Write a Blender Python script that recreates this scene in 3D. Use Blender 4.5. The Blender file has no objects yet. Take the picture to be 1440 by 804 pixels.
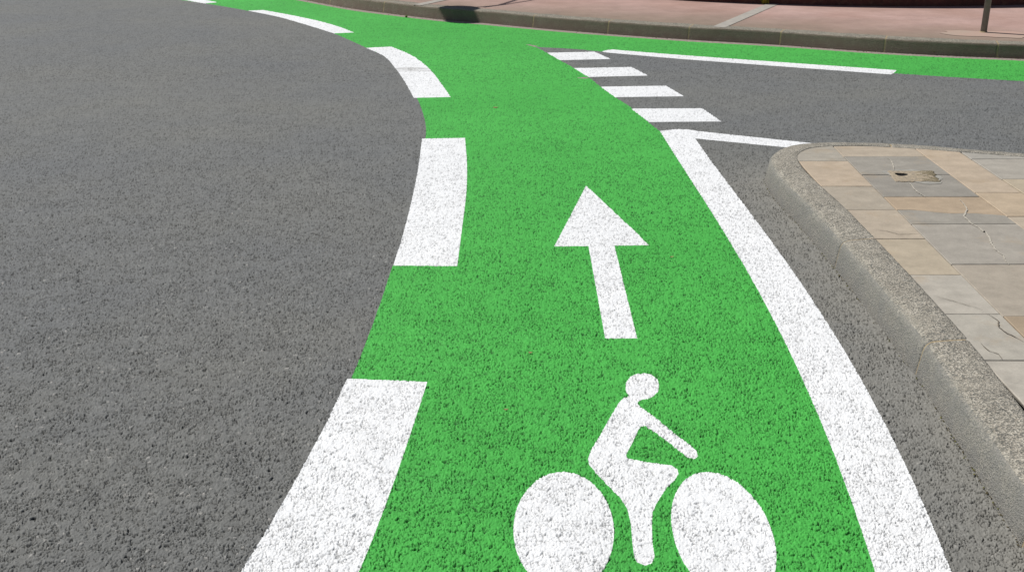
PLAN = {
  'far_kerb_foot': [(-6.087,18.8944),(-5.9251,18.7204),(-5.7608,18.5453),(-5.5953,18.3695),(-5.4295,18.1935),(-5.2643,18.0179),(-5.1008,17.8431),(-4.9398,17.6697),(-4.7823,17.498),(-4.6293,17.3287),(-4.4818,17.1622),(-4.3576,17.019),(-4.2354,16.8755),(-4.1153,16.7324),(-3.9977,16.5904),(-3.8825,16.45),(-3.7701,16.312),(-3.6605,16.1768),(-3.5539,16.0452),(-3.4505,15.9178),(-3.3505,15.7952),(-3.276,15.7039),(-3.2047,15.616),(-3.136,15.5308),(-3.0693,15.4479),(-3.0039,15.3666),(-2.9394,15.2863),(-2.875,15.2065),(-2.8101,15.1266),(-2.7441,15.046),(-2.6763,14.964),(-2.6065,14.8793),(-2.5361,14.7931),(-2.4653,14.706),(-2.3942,14.6188),(-2.3229,14.5321),(-2.2515,14.4466),(-2.1801,14.363),(-2.1088,14.282),(-2.0377,14.2043),(-1.9669,14.1305),(-1.9,14.0643),(-1.8332,14.001),(-1.7664,13.9402),(-1.6996,13.8816),(-1.633,13.8247),(-1.5664,13.769),(-1.5,13.7142),(-1.4336,13.6599),(-1.3674,13.6055),(-1.2973,13.5478),(-1.2269,13.49),(-1.1565,13.4328),(-1.0862,13.3768),(-1.0164,13.3224),(-0.9474,13.2704),(-0.8793,13.2213),(-0.8124,13.1757),(-0.7409,13.1312),(-0.6718,13.0923),(-0.6037,13.0566),(-0.5352,13.0212),(-0.4648,12.9838),(-0.3912,12.9415),(-0.3277,12.9026),(-0.2612,12.8605),(-0.1926,12.8162),(-0.1228,12.7704),(-0.0526,12.7241),(0.017,12.678),(0.0852,12.6331),(0.151,12.5902),(0.2137,12.5502),(0.2966,12.4975),(0.3716,12.4495),(0.4459,12.4029),(0.5268,12.3541),(0.6213,12.2997),(0.7131,12.2487),(0.816,12.1925),(0.9278,12.1324),(1.0464,12.0696),(1.1696,12.0054),(1.2953,11.941),(1.4212,11.8777),(1.5452,11.8166),(1.6651,11.759),(1.7788,11.7061),(1.8736,11.6642),(1.9675,11.625),(2.0604,11.588),(2.1524,11.5525),(2.2436,11.5181),(2.3339,11.4841),(2.4234,11.45),(2.5122,11.4152),(2.6002,11.379),(2.6875,11.3411),(2.7699,11.3029),(2.8518,11.2628),(2.9331,11.2216),(3.0137,11.1797),(3.0936,11.1377),(3.1726,11.0961),(3.2507,11.0557),(3.3279,11.0169),(3.4039,10.9802),(3.4789,10.9463),(3.5669,10.9089),(3.6519,10.8745),(3.735,10.8425),(3.8175,10.812),(3.9008,10.7826),(3.986,10.7535),(4.0745,10.7241),(4.152,10.6992),(4.2293,10.6754),(4.307,10.6524),(4.3859,10.6298),(4.4666,10.6072),(4.5499,10.5844),(4.6364,10.5608),(4.7269,10.5362),(4.822,10.5102),(4.9489,10.4754),(5.0809,10.4393),(5.218,10.4021),(5.3604,10.3637),(5.5081,10.3243),(5.6613,10.2838),(5.82,10.2424),(5.9844,10.2001),(6.1545,10.1568),(6.3305,10.1128),(6.6005,10.0466),(6.8905,9.9771),(7.197,9.9049),(7.5164,9.8305),(7.8452,9.7545),(8.1799,9.6776),(8.5169,9.6002),(8.8528,9.523),(9.1839,9.4467),(9.5069,9.3717)],
  'green': [(-6.7807,16.4971),(-6.6811,16.4486),(-6.5809,16.4006),(-6.4803,16.3529),(-6.3796,16.3053),(-6.2792,16.2576),(-6.1791,16.2094),(-6.0799,16.1607),(-5.9816,16.1111),(-5.8847,16.0603),(-5.7894,16.0083),(-5.6986,15.9569),(-5.608,15.9041),(-5.5178,15.8504),(-5.4285,15.7958),(-5.3401,15.7406),(-5.2532,15.6852),(-5.1679,15.6297),(-5.0846,15.5744),(-5.0036,15.5195),(-4.9252,15.4653),(-4.8534,15.4145),(-4.7839,15.364),(-4.7164,15.3137),(-4.6506,15.2636),(-4.5862,15.2134),(-4.5229,15.163),(-4.4602,15.1124),(-4.398,15.0613),(-4.3359,15.0097),(-4.2697,14.9538),(-4.205,14.8979),(-4.1414,14.842),(-4.0785,14.7856),(-4.0159,14.7285),(-3.9534,14.6704),(-3.8903,14.6111),(-3.8265,14.5502),(-3.7702,14.496),(-3.7133,14.4403),(-3.656,14.3835),(-3.5984,14.3258),(-3.5408,14.2674),(-3.4835,14.2087),(-3.4267,14.1499),(-3.3706,14.0913),(-3.3155,14.0331),(-3.2615,13.9757),(-3.1989,13.9088),(-3.1368,13.8422),(-3.0754,13.7757),(-3.015,13.7094),(-2.9558,13.643),(-2.8981,13.5765),(-2.8421,13.5098),(-2.7882,13.4428),(-2.7336,13.3713),(-2.6812,13.299),(-2.6307,13.2264),(-2.5817,13.1539),(-2.534,13.082),(-2.4871,13.0111),(-2.4408,12.9415),(-2.3929,12.8698),(-2.3463,12.7994),(-2.3009,12.73),(-2.2563,12.661),(-2.2122,12.5922),(-2.1684,12.5231),(-2.1176,12.4425),(-2.0673,12.3624),(-2.0178,12.2823),(-1.9694,12.2015),(-1.9223,12.1193),(-1.884,12.0492),(-1.847,11.9786),(-1.8108,11.9074),(-1.7749,11.8353),(-1.7388,11.762),(-1.7021,11.6871),(-1.6669,11.6151),(-1.6314,11.5413),(-1.5956,11.4662),(-1.5598,11.3904),(-1.524,11.3144),(-1.4884,11.2389),(-1.453,11.1643),(-1.4123,11.0816),(-1.3708,11.0008),(-1.3296,10.9203),(-1.2893,10.8384),(-1.2509,10.7535),(-1.2152,10.6639),(-1.1899,10.5908),(-1.166,10.5146),(-1.1435,10.436),(-1.1221,10.3556),(-1.1016,10.274),(-1.0818,10.1919),(-1.0624,10.1099),(-1.0433,10.0287),(-1.0243,9.9489),(-1.0038,9.8621),(-0.9841,9.7748),(-0.965,9.6873),(-0.9465,9.6001),(-0.9283,9.5137),(-0.9104,9.4284),(-0.8927,9.3447),(-0.875,9.263),(-0.8539,9.1699),(-0.8329,9.0797),(-0.8123,8.9914),(-0.7921,8.9037),(-0.7728,8.8155),(-0.7546,8.7257),(-0.7394,8.645),(-0.7248,8.563),(-0.7107,8.4804),(-0.6974,8.3979),(-0.6847,8.3161),(-0.6727,8.2358),(-0.6615,8.1575),(-0.6482,8.0606),(-0.636,7.9644),(-0.6249,7.8707),(-0.6152,7.7811),(-0.607,7.6974),(-0.5997,7.6064),(-0.5947,7.5232),(-0.5896,7.4231),(-0.5863,7.3563),(-0.5827,7.2809),(-0.5789,7.1986),(-0.5751,7.111),(-0.5713,7.0197),(-0.5676,6.9264),(-0.5641,6.8326),(-0.5608,6.74),(-0.558,6.6503),(-0.5556,6.5651),(-0.5535,6.4804),(-0.5519,6.3961),(-0.5505,6.3122),(-0.5494,6.229),(-0.5485,6.1467),(-0.5477,6.0656),(-0.5472,5.9858),(-0.5467,5.9076),(-0.5463,5.8312),(-0.5458,5.7348),(-0.5454,5.6407),(-0.5453,5.5489),(-0.5455,5.4593),(-0.5461,5.372),(-0.5472,5.2869),(-0.5492,5.2033),(-0.552,5.1239),(-0.555,5.046),(-0.558,4.9668),(-0.5604,4.8836),(-0.5621,4.799),(-0.5634,4.7109),(-0.5645,4.6207),(-0.5656,4.5301),(-0.5669,4.4406),(-0.5685,4.3538),(-0.5709,4.2575),(-0.5736,4.1602),(-0.5765,4.0655),(-0.5795,3.9771),(-0.5825,3.8987),(-0.5868,3.7992),(-0.5925,3.7014),(-0.5984,3.6119),(-0.6056,3.5116),(-0.6137,3.4074),(-0.6223,3.306),(-0.6312,3.2089),(-0.6408,3.1113),(-0.6509,3.0166),(-0.6612,2.9283),(-0.6726,2.8419),(-0.6843,2.7615),(-0.6957,2.6851),(-0.7097,2.5947),(-0.7236,2.5039),(-0.7346,2.425),(-0.746,2.3414),(-0.7585,2.2522),(-0.7716,2.1595),(-0.786,2.0583),(-0.8009,1.9599),(-0.8157,1.8758),(-0.8536,1.7214),(0.8825,1.7214),(0.8983,1.8277),(0.9145,1.9389),(0.9287,2.0403),(0.9435,2.1481),(0.9578,2.2522),(0.9698,2.3392),(0.9813,2.4233),(0.9926,2.5071),(1.0037,2.5904),(1.0146,2.6736),(1.0246,2.7575),(1.0338,2.8437),(1.0421,2.9307),(1.0497,3.0223),(1.0554,3.1072),(1.0604,3.1957),(1.0652,3.2874),(1.0706,3.3819),(1.0762,3.4699),(1.0824,3.5603),(1.0886,3.653),(1.0947,3.7485),(1.1002,3.8469),(1.1046,3.9321),(1.1091,4.0212),(1.1134,4.1126),(1.1174,4.205),(1.1208,4.2967),(1.1234,4.3865),(1.1249,4.4726),(1.1251,4.5555),(1.1242,4.6333),(1.1226,4.7095),(1.1204,4.7874),(1.1182,4.8704),(1.1163,4.9618),(1.1148,5.0499),(1.1133,5.1436),(1.1119,5.2422),(1.1104,5.345),(1.1088,5.4512),(1.107,5.56),(1.1051,5.6709),(1.103,5.7828),(1.1006,5.8953),(1.098,6.0074),(1.0946,6.1426),(1.0908,6.2893),(1.0867,6.4434),(1.0824,6.6008),(1.0779,6.7572),(1.0731,6.9087),(1.0681,7.0511),(1.0631,7.1803),(1.0579,7.2921),(1.0526,7.3824),(1.0428,7.5033),(1.0304,7.6003),(1.0126,7.702),(0.9912,7.8168),(0.98,7.8878),(0.9679,7.9701),(0.9551,8.0599),(0.9418,8.1529),(0.928,8.2454),(0.914,8.3331),(0.8999,8.4122),(0.8803,8.5048),(0.8599,8.5893),(0.8394,8.6719),(0.8194,8.7588),(0.8022,8.8403),(0.7852,8.9242),(0.7685,9.0095),(0.7521,9.0954),(0.7361,9.1808),(0.721,9.2669),(0.7069,9.3533),(0.6929,9.44),(0.6781,9.5265),(0.6617,9.6126),(0.6434,9.6987),(0.6239,9.7848),(0.6034,9.8706),(0.5823,9.956),(0.5608,10.0409),(0.5391,10.1238),(0.5167,10.2061),(0.4938,10.288),(0.4709,10.37),(0.4484,10.4522),(0.4261,10.536),(0.404,10.6207),(0.3819,10.7051),(0.3599,10.7877),(0.3379,10.8672),(0.3137,10.9533),(0.2894,11.0383),(0.2653,11.1175),(0.2414,11.1861),(0.1795,11.3187),(0.2634,11.2168),(0.3459,11.1896),(0.4307,11.163),(0.5144,11.1361),(0.5936,11.108),(0.6649,11.0779),(0.7371,11.0372),(0.8001,10.9941),(0.8788,10.9463),(0.9347,10.9174),(0.9988,10.8858),(1.0697,10.8521),(1.1456,10.817),(1.2251,10.7808),(1.3065,10.7442),(1.3884,10.7077),(1.4691,10.6718),(1.5471,10.6372),(1.6208,10.6043),(1.6997,10.5694),(1.7756,10.5366),(1.8499,10.505),(1.9238,10.4737),(1.9985,10.4418),(2.0755,10.4086),(2.156,10.373),(2.2413,10.3342),(2.3391,10.2878),(2.4423,10.237),(2.5498,10.1827),(2.6606,10.1261),(2.7739,10.0682),(2.8886,10.0101),(3.0038,9.9528),(3.1185,9.8975),(3.2317,9.8451),(3.3424,9.7968),(3.4441,9.755),(3.5444,9.7154),(3.6439,9.6777),(3.7431,9.6415),(3.8425,9.6064),(3.9425,9.5721),(4.0437,9.5382),(4.1466,9.5042),(4.2517,9.4699),(4.3594,9.4348),(4.4834,9.3948),(4.6071,9.3554),(4.7314,9.3165),(4.8575,9.2778),(4.9861,9.2392),(5.1183,9.2003),(5.2549,9.161),(5.397,9.121),(5.5455,9.0801),(5.7013,9.038),(5.9426,8.9749),(6.2021,8.9097),(6.4766,8.8428),(6.7629,8.7744),(7.0578,8.705),(7.358,8.6349),(7.6604,8.5646),(7.9617,8.4944),(8.2587,8.4248),(8.5482,8.356),(9.4597,9.3217),(9.1382,9.396),(8.8084,9.4715),(8.4739,9.5479),(8.1383,9.6245),(7.805,9.7007),(7.4776,9.7759),(7.1596,9.8495),(6.8544,9.921),(6.5657,9.9898),(6.2968,10.0552),(6.1216,10.0988),(5.9523,10.1416),(5.7887,10.1835),(5.6307,10.2244),(5.4783,10.2645),(5.3313,10.3035),(5.1896,10.3414),(5.0531,10.3782),(4.9217,10.4139),(4.7953,10.4484),(4.7007,10.4741),(4.6107,10.4984),(4.5246,10.5217),(4.4418,10.5443),(4.3614,10.5666),(4.283,10.5889),(4.2056,10.6117),(4.1287,10.6352),(4.0516,10.6599),(3.9635,10.689),(3.8787,10.7177),(3.7959,10.7468),(3.7138,10.7769),(3.6311,10.8086),(3.5465,10.8426),(3.4589,10.8796),(3.3844,10.9131),(3.3087,10.9493),(3.232,10.9877),(3.1542,11.0277),(3.0756,11.0687),(2.9961,11.1102),(2.9159,11.1516),(2.835,11.1924),(2.7536,11.232),(2.6716,11.2698),(2.5847,11.3073),(2.4972,11.343),(2.4089,11.3774),(2.3199,11.4111),(2.2301,11.4447),(2.1394,11.4787),(2.0479,11.5137),(1.9555,11.5503),(1.8622,11.589),(1.7679,11.6304),(1.6549,11.6826),(1.5357,11.7395),(1.4124,11.7998),(1.2873,11.8624),(1.1624,11.926),(1.0399,11.9894),(0.922,12.0513),(0.8109,12.1107),(0.7086,12.1662),(0.6173,12.2166),(0.5234,12.2703),(0.4431,12.3185),(0.3692,12.3645),(0.2947,12.4118),(0.2123,12.4638),(0.142,12.5085),(0.0679,12.5566),(-0.0089,12.607),(-0.0871,12.6584),(-0.1654,12.7096),(-0.2426,12.7594),(-0.3174,12.8066),(-0.3886,12.85),(-0.4759,12.8994),(-0.5589,12.9427),(-0.6402,12.9845),(-0.722,13.0291),(-0.8068,13.0811),(-0.8732,13.1261),(-0.9408,13.1745),(-1.0094,13.2258),(-1.0787,13.2793),(-1.1484,13.3346),(-1.2183,13.391),(-1.2882,13.448),(-1.3578,13.5049),(-1.4235,13.5585),(-1.4893,13.6121),(-1.5552,13.6661),(-1.6213,13.721),(-1.6874,13.7771),(-1.7536,13.8349),(-1.8199,13.8948),(-1.8862,13.9571),(-1.9526,14.0224),(-2.0227,14.0951),(-2.0932,14.1717),(-2.1639,14.2515),(-2.2347,14.3338),(-2.3055,14.4181),(-2.3761,14.5035),(-2.4466,14.5894),(-2.5168,14.6752),(-2.5865,14.7601),(-2.6558,14.8435),(-2.7228,14.9242),(-2.7882,15.0036),(-2.8525,15.0822),(-2.9163,15.1608),(-2.9802,15.2398),(-3.0449,15.3198),(-3.111,15.4014),(-3.179,15.4852),(-3.2496,15.5718),(-3.3234,15.6616),(-3.4224,15.7822),(-3.5247,15.9075),(-3.6301,16.0369),(-3.7385,16.1698),(-3.8498,16.3056),(-3.9637,16.4436),(-4.0801,16.5832),(-4.1988,16.7239),(-4.3197,16.8649),(-4.4426,17.0057),(-4.5884,17.1692),(-4.7395,17.3355),(-4.8951,17.504),(-5.0542,17.6743),(-5.2158,17.8459),(-5.379,18.0182),(-5.5428,18.191),(-5.7063,18.3635),(-5.8685,18.5354),(-6.0286,18.7062)],
  'gutter': [(-6.087,18.8944),(-5.9251,18.7204),(-5.7608,18.5453),(-5.5953,18.3695),(-5.4295,18.1935),(-5.2643,18.0179),(-5.1008,17.8431),(-4.9398,17.6697),(-4.7823,17.498),(-4.6293,17.3287),(-4.4818,17.1622),(-4.3576,17.019),(-4.2354,16.8755),(-4.1153,16.7324),(-3.9977,16.5904),(-3.8825,16.45),(-3.7701,16.312),(-3.6605,16.1768),(-3.5539,16.0452),(-3.4505,15.9178),(-3.3505,15.7952),(-3.276,15.7039),(-3.2047,15.616),(-3.136,15.5308),(-3.0693,15.4479),(-3.0039,15.3666),(-2.9394,15.2863),(-2.875,15.2065),(-2.8101,15.1266),(-2.7441,15.046),(-2.6763,14.964),(-2.6065,14.8793),(-2.5361,14.7931),(-2.4653,14.706),(-2.3942,14.6188),(-2.3229,14.5321),(-2.2515,14.4466),(-2.1801,14.363),(-2.1088,14.282),(-2.0377,14.2043),(-1.9669,14.1305),(-1.9,14.0643),(-1.8332,14.001),(-1.7664,13.9402),(-1.6996,13.8816),(-1.633,13.8247),(-1.5664,13.769),(-1.5,13.7142),(-1.4336,13.6599),(-1.3674,13.6055),(-1.2973,13.5478),(-1.2269,13.49),(-1.1565,13.4328),(-1.0862,13.3768),(-1.0164,13.3224),(-0.9474,13.2704),(-0.8793,13.2213),(-0.8124,13.1757),(-0.7409,13.1312),(-0.6718,13.0923),(-0.6037,13.0566),(-0.5352,13.0212),(-0.4648,12.9838),(-0.3912,12.9415),(-0.3277,12.9026),(-0.2612,12.8605),(-0.1926,12.8162),(-0.1228,12.7704),(-0.0526,12.7241),(0.017,12.678),(0.0852,12.6331),(0.151,12.5902),(0.2137,12.5502),(0.2966,12.4975),(0.3716,12.4495),(0.4459,12.4029),(0.5268,12.3541),(0.6213,12.2997),(0.7131,12.2487),(0.816,12.1925),(0.9278,12.1324),(1.0464,12.0696),(1.1696,12.0054),(1.2953,11.941),(1.4212,11.8777),(1.5452,11.8166),(1.6651,11.759),(1.7788,11.7061),(1.8736,11.6642),(1.9675,11.625),(2.0604,11.588),(2.1524,11.5525),(2.2436,11.5181),(2.3339,11.4841),(2.4234,11.45),(2.5122,11.4152),(2.6002,11.379),(2.6875,11.3411),(2.7699,11.3029),(2.8518,11.2628),(2.9331,11.2216),(3.0137,11.1797),(3.0936,11.1377),(3.1726,11.0961),(3.2507,11.0557),(3.3279,11.0169),(3.4039,10.9802),(3.4789,10.9463),(3.5669,10.9089),(3.6519,10.8745),(3.735,10.8425),(3.8175,10.812),(3.9008,10.7826),(3.986,10.7535),(4.0745,10.7241),(4.152,10.6992),(4.2293,10.6754),(4.307,10.6524),(4.3859,10.6298),(4.4666,10.6072),(4.5499,10.5844),(4.6364,10.5608),(4.7269,10.5362),(4.822,10.5102),(4.9489,10.4754),(5.0809,10.4393),(5.218,10.4021),(5.3604,10.3637),(5.5081,10.3243),(5.6613,10.2838),(5.82,10.2424),(5.9844,10.2001),(6.1545,10.1568),(6.3305,10.1128),(6.6005,10.0466),(6.8905,9.9771),(7.197,9.9049),(7.5164,9.8305),(7.8452,9.7545),(8.1799,9.6776),(8.5169,9.6002),(8.8528,9.523),(9.1839,9.4467),(9.5069,9.3717),(9.4363,9.2969),(9.1154,9.3708),(8.7864,9.446),(8.4526,9.522),(8.1177,9.5981),(7.7851,9.6739),(7.4584,9.7487),(7.141,9.822),(6.8365,9.8931),(6.5484,9.9616),(6.2801,10.0267),(6.1053,10.07),(5.9364,10.1125),(5.7731,10.1542),(5.6155,10.195),(5.4635,10.2348),(5.3168,10.2736),(5.1754,10.3113),(5.0393,10.3479),(4.9082,10.3834),(4.7822,10.4177),(4.6878,10.4433),(4.598,10.4674),(4.5121,10.4906),(4.4294,10.5131),(4.3493,10.5353),(4.271,10.5575),(4.1939,10.5801),(4.1172,10.6035),(4.0402,10.628),(3.9524,10.657),(3.8678,10.6855),(3.7852,10.7145),(3.7033,10.7444),(3.6208,10.7759),(3.5364,10.8097),(3.449,10.8465),(3.3747,10.8798),(3.2992,10.9158),(3.2226,10.954),(3.1451,10.9937),(3.0667,11.0345),(2.9874,11.0758),(2.9074,11.117),(2.8267,11.1575),(2.7455,11.1968),(2.6637,11.2344),(2.5771,11.2717),(2.4898,11.3072),(2.4018,11.3414),(2.313,11.3749),(2.2234,11.4083),(2.133,11.4421),(2.0418,11.4769),(1.9496,11.5133),(1.8566,11.5517),(1.7625,11.5929),(1.6499,11.6448),(1.531,11.7013),(1.4081,11.7613),(1.2833,11.8235),(1.1588,11.8866),(1.0367,11.9496),(0.9192,12.0112),(0.8083,12.0702),(0.7063,12.1254),(0.6154,12.1755),(0.5217,12.2288),(0.4417,12.2767),(0.368,12.3224),(0.2937,12.3694),(0.2116,12.4211),(0.1416,12.4655),(0.0676,12.5133),(-0.0089,12.5633),(-0.0868,12.6144),(-0.1648,12.6652),(-0.2418,12.7147),(-0.3163,12.7616),(-0.3873,12.8048),(-0.4743,12.8538),(-0.5571,12.8968),(-0.638,12.9383),(-0.7195,12.9826),(-0.8041,13.0343),(-0.8702,13.0789),(-0.9376,13.127),(-1.0059,13.1779),(-1.0749,13.2311),(-1.1444,13.286),(-1.2141,13.3421),(-1.2837,13.3986),(-1.353,13.4552),(-1.4185,13.5084),(-1.484,13.5616),(-1.5497,13.6152),(-1.6155,13.6697),(-1.6814,13.7254),(-1.7473,13.7828),(-1.8133,13.8422),(-1.8794,13.9042),(-1.9455,13.969),(-2.0153,14.0411),(-2.0855,14.1172),(-2.1559,14.1964),(-2.2263,14.2781),(-2.2968,14.3617),(-2.3672,14.4465),(-2.4374,14.5317),(-2.5072,14.6169),(-2.5767,14.7012),(-2.6456,14.784),(-2.7123,14.864),(-2.7774,14.9428),(-2.8414,15.0208),(-2.9049,15.0988),(-2.9685,15.1772),(-3.0329,15.2566),(-3.0986,15.3375),(-3.1663,15.4207),(-3.2365,15.5065),(-3.31,15.5957),(-3.4084,15.7152),(-3.5102,15.8395),(-3.6151,15.9679),(-3.723,16.0997),(-3.8336,16.2343),(-3.9469,16.3711),(-4.0627,16.5096),(-4.1808,16.6491),(-4.301,16.7889),(-4.4232,16.9285),(-4.5681,17.0905),(-4.7184,17.2553),(-4.8731,17.4223),(-5.0312,17.591),(-5.1918,17.761),(-5.3541,17.9318),(-5.5169,18.1029),(-5.6794,18.2739),(-5.8407,18.4442),(-5.9998,18.6134)],
  'dash0': [(-5.7191,16.0951),(-5.6468,16.0431),(-5.5737,15.9908),(-5.5003,15.9383),(-5.4269,15.8859),(-5.3538,15.8336),(-5.2815,15.7815),(-5.2102,15.7299),(-5.1405,15.6789),(-5.0725,15.6286),(-4.9954,15.5706),(-4.9182,15.5117),(-4.8421,15.4529),(-4.7681,15.3955),(-4.6976,15.3405),(-4.6317,15.289),(-4.5715,15.2421),(-4.4935,15.1834),(-4.4255,15.1322),(-4.3529,15.071),(-4.2951,15.0162),(-4.2341,14.954),(-4.1708,14.8869),(-4.1064,14.8174),(-4.042,14.7479),(-3.9787,14.6808),(-3.8259,14.8063),(-3.8877,14.8714),(-3.9485,14.9358),(-4.0114,15.0016),(-4.0796,15.071),(-4.1323,15.1239),(-4.1875,15.1795),(-4.245,15.2369),(-4.3045,15.2952),(-4.3654,15.3533),(-4.4276,15.4103),(-4.4906,15.4653),(-4.5578,15.5206),(-4.6267,15.5747),(-4.6971,15.6278),(-4.7688,15.6802),(-4.8416,15.7325),(-4.9151,15.7847),(-4.9892,15.8374),(-5.0585,15.8862),(-5.129,15.935),(-5.2004,15.9837),(-5.2725,16.0324),(-5.345,16.081),(-5.4175,16.1297),(-5.4899,16.1783),(-5.5618,16.227)],
  'dash1': [(-3.2615,13.9757),(-3.2016,13.9091),(-3.1408,13.8427),(-3.0795,13.7763),(-3.0185,13.7098),(-2.9582,13.6433),(-2.8994,13.5767),(-2.8425,13.5099),(-2.7882,13.4428),(-2.7336,13.3713),(-2.6812,13.299),(-2.6307,13.2264),(-2.5817,13.1539),(-2.534,13.082),(-2.4871,13.0111),(-2.4408,12.9415),(-2.3929,12.8698),(-2.3463,12.7994),(-2.3009,12.73),(-2.2563,12.661),(-2.2122,12.5922),(-2.1684,12.5231),(-2.118,12.4421),(-2.0686,12.3613),(-2.0198,12.2807),(-1.9712,12.2),(-1.9223,12.1193),(-1.7083,12.1806),(-1.7467,12.2559),(-1.7843,12.3311),(-1.8218,12.4063),(-1.8603,12.4815),(-1.9005,12.5568),(-1.9434,12.6321),(-1.985,12.7014),(-2.0282,12.7709),(-2.0729,12.8404),(-2.1191,12.91),(-2.1666,12.9792),(-2.2155,13.0481),(-2.2658,13.1164),(-2.3203,13.1876),(-2.3771,13.2587),(-2.4355,13.3295),(-2.4951,13.3998),(-2.5553,13.4694),(-2.6154,13.538),(-2.675,13.6055),(-2.7319,13.669),(-2.7892,13.7313),(-2.8466,13.7927),(-2.9041,13.8535),(-2.9617,13.914),(-3.0193,13.9747),(-3.0768,14.0359)],
  'dash2': [(-1.453,11.1643),(-1.4142,11.0857),(-1.3745,11.0087),(-1.3348,10.9318),(-1.2959,10.8531),(-1.2588,10.7711),(-1.2242,10.6839),(-1.1986,10.6098),(-1.1746,10.5319),(-1.1518,10.4511),(-1.1301,10.3681),(-1.1092,10.2837),(-1.0891,10.1988),(-1.0694,10.1142),(-1.05,10.0306),(-1.0306,9.9489),(-1.01,9.8617),(-0.9898,9.774),(-0.9703,9.6865),(-0.9513,9.5994),(-0.9328,9.5131),(-0.915,9.428),(-0.8977,9.3446),(-0.8809,9.263),(-0.8624,9.1706),(-0.845,9.0809),(-0.8283,8.993),(-0.8121,8.906),(-0.7959,8.819),(-0.7792,8.7312),(-0.4884,8.7615),(-0.5051,8.8507),(-0.5212,8.9379),(-0.5377,9.0261),(-0.5552,9.1182),(-0.5747,9.2172),(-0.5889,9.2881),(-0.604,9.3639),(-0.6198,9.4433),(-0.6364,9.5252),(-0.6534,9.6085),(-0.6708,9.692),(-0.6885,9.7746),(-0.7064,9.8551),(-0.7242,9.9324),(-0.7419,10.0054),(-0.7662,10.1002),(-0.7909,10.1921),(-0.816,10.2808),(-0.8412,10.3662),(-0.8666,10.4479),(-0.892,10.5258),(-0.9211,10.6112),(-0.9497,10.6898),(-0.9799,10.7666),(-1.014,10.8465),(-1.0496,10.923),(-1.0888,11.0012),(-1.13,11.0804),(-1.1718,11.1599),(-1.2125,11.2388)],
  'dash3': [(-0.6113,7.3824),(-0.6076,7.3009),(-0.6038,7.219),(-0.6,7.1369),(-0.5961,7.0547),(-0.5922,6.9727),(-0.5885,6.8909),(-0.5849,6.8095),(-0.5815,6.7288),(-0.5783,6.6489),(-0.5755,6.57),(-0.5726,6.4788),(-0.5699,6.3881),(-0.5675,6.298),(-0.5654,6.2088),(-0.5635,6.1206),(-0.5618,6.0337),(-0.5602,5.9482),(-0.5588,5.8644),(-0.5574,5.7671),(-0.5562,5.6714),(-0.5553,5.5776),(-0.5547,5.4858),(-0.5544,5.3963),(-0.5543,5.3092),(-0.5547,5.2221),(-0.5555,5.1385),(-0.5566,5.0567),(-0.5577,4.9755),(-0.5587,4.8933),(-0.2569,4.8836),(-0.257,4.967),(-0.2571,5.0499),(-0.2572,5.1327),(-0.2574,5.2158),(-0.2575,5.2994),(-0.2577,5.3839),(-0.258,5.4697),(-0.2582,5.5518),(-0.2583,5.6357),(-0.2584,5.7207),(-0.2586,5.8061),(-0.2589,5.8915),(-0.2594,5.9761),(-0.2603,6.0594),(-0.2616,6.1408),(-0.2633,6.2232),(-0.2653,6.3033),(-0.2676,6.3821),(-0.2702,6.4605),(-0.2731,6.5395),(-0.2764,6.6201),(-0.28,6.7032),(-0.2839,6.787),(-0.2884,6.8727),(-0.2933,6.9599),(-0.2985,7.0482),(-0.3038,7.137),(-0.3091,7.226),(-0.3144,7.3147),(-0.3195,7.4027)],
  'dash4': [(-0.608,3.6865),(-0.6142,3.5913),(-0.6203,3.496),(-0.6267,3.4008),(-0.6342,3.306),(-0.6432,3.2104),(-0.6532,3.114),(-0.6636,3.0201),(-0.6736,2.9323),(-0.6839,2.8453),(-0.694,2.7641),(-0.7042,2.6869),(-0.7172,2.5952),(-0.7312,2.5039),(-0.744,2.4271),(-0.7578,2.3468),(-0.7708,2.2658),(-0.7822,2.1833),(-0.7928,2.1002),(-0.8034,2.0165),(-0.8146,1.9308),(-0.8259,1.8445),(-0.8372,1.7583),(-0.5581,1.7583),(-0.5355,1.8695),(-0.5129,1.9827),(-0.4971,2.0667),(-0.4814,2.1525),(-0.4653,2.2388),(-0.4477,2.3252),(-0.4298,2.412),(-0.4135,2.5039),(-0.4015,2.5909),(-0.391,2.6822),(-0.3813,2.7765),(-0.372,2.8721),(-0.364,2.9573),(-0.3564,3.0452),(-0.3491,3.1339),(-0.3422,3.2215),(-0.3356,3.306),(-0.3287,3.3967),(-0.3223,3.4846),(-0.3161,3.5714),(-0.3099,3.6587)],
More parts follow.
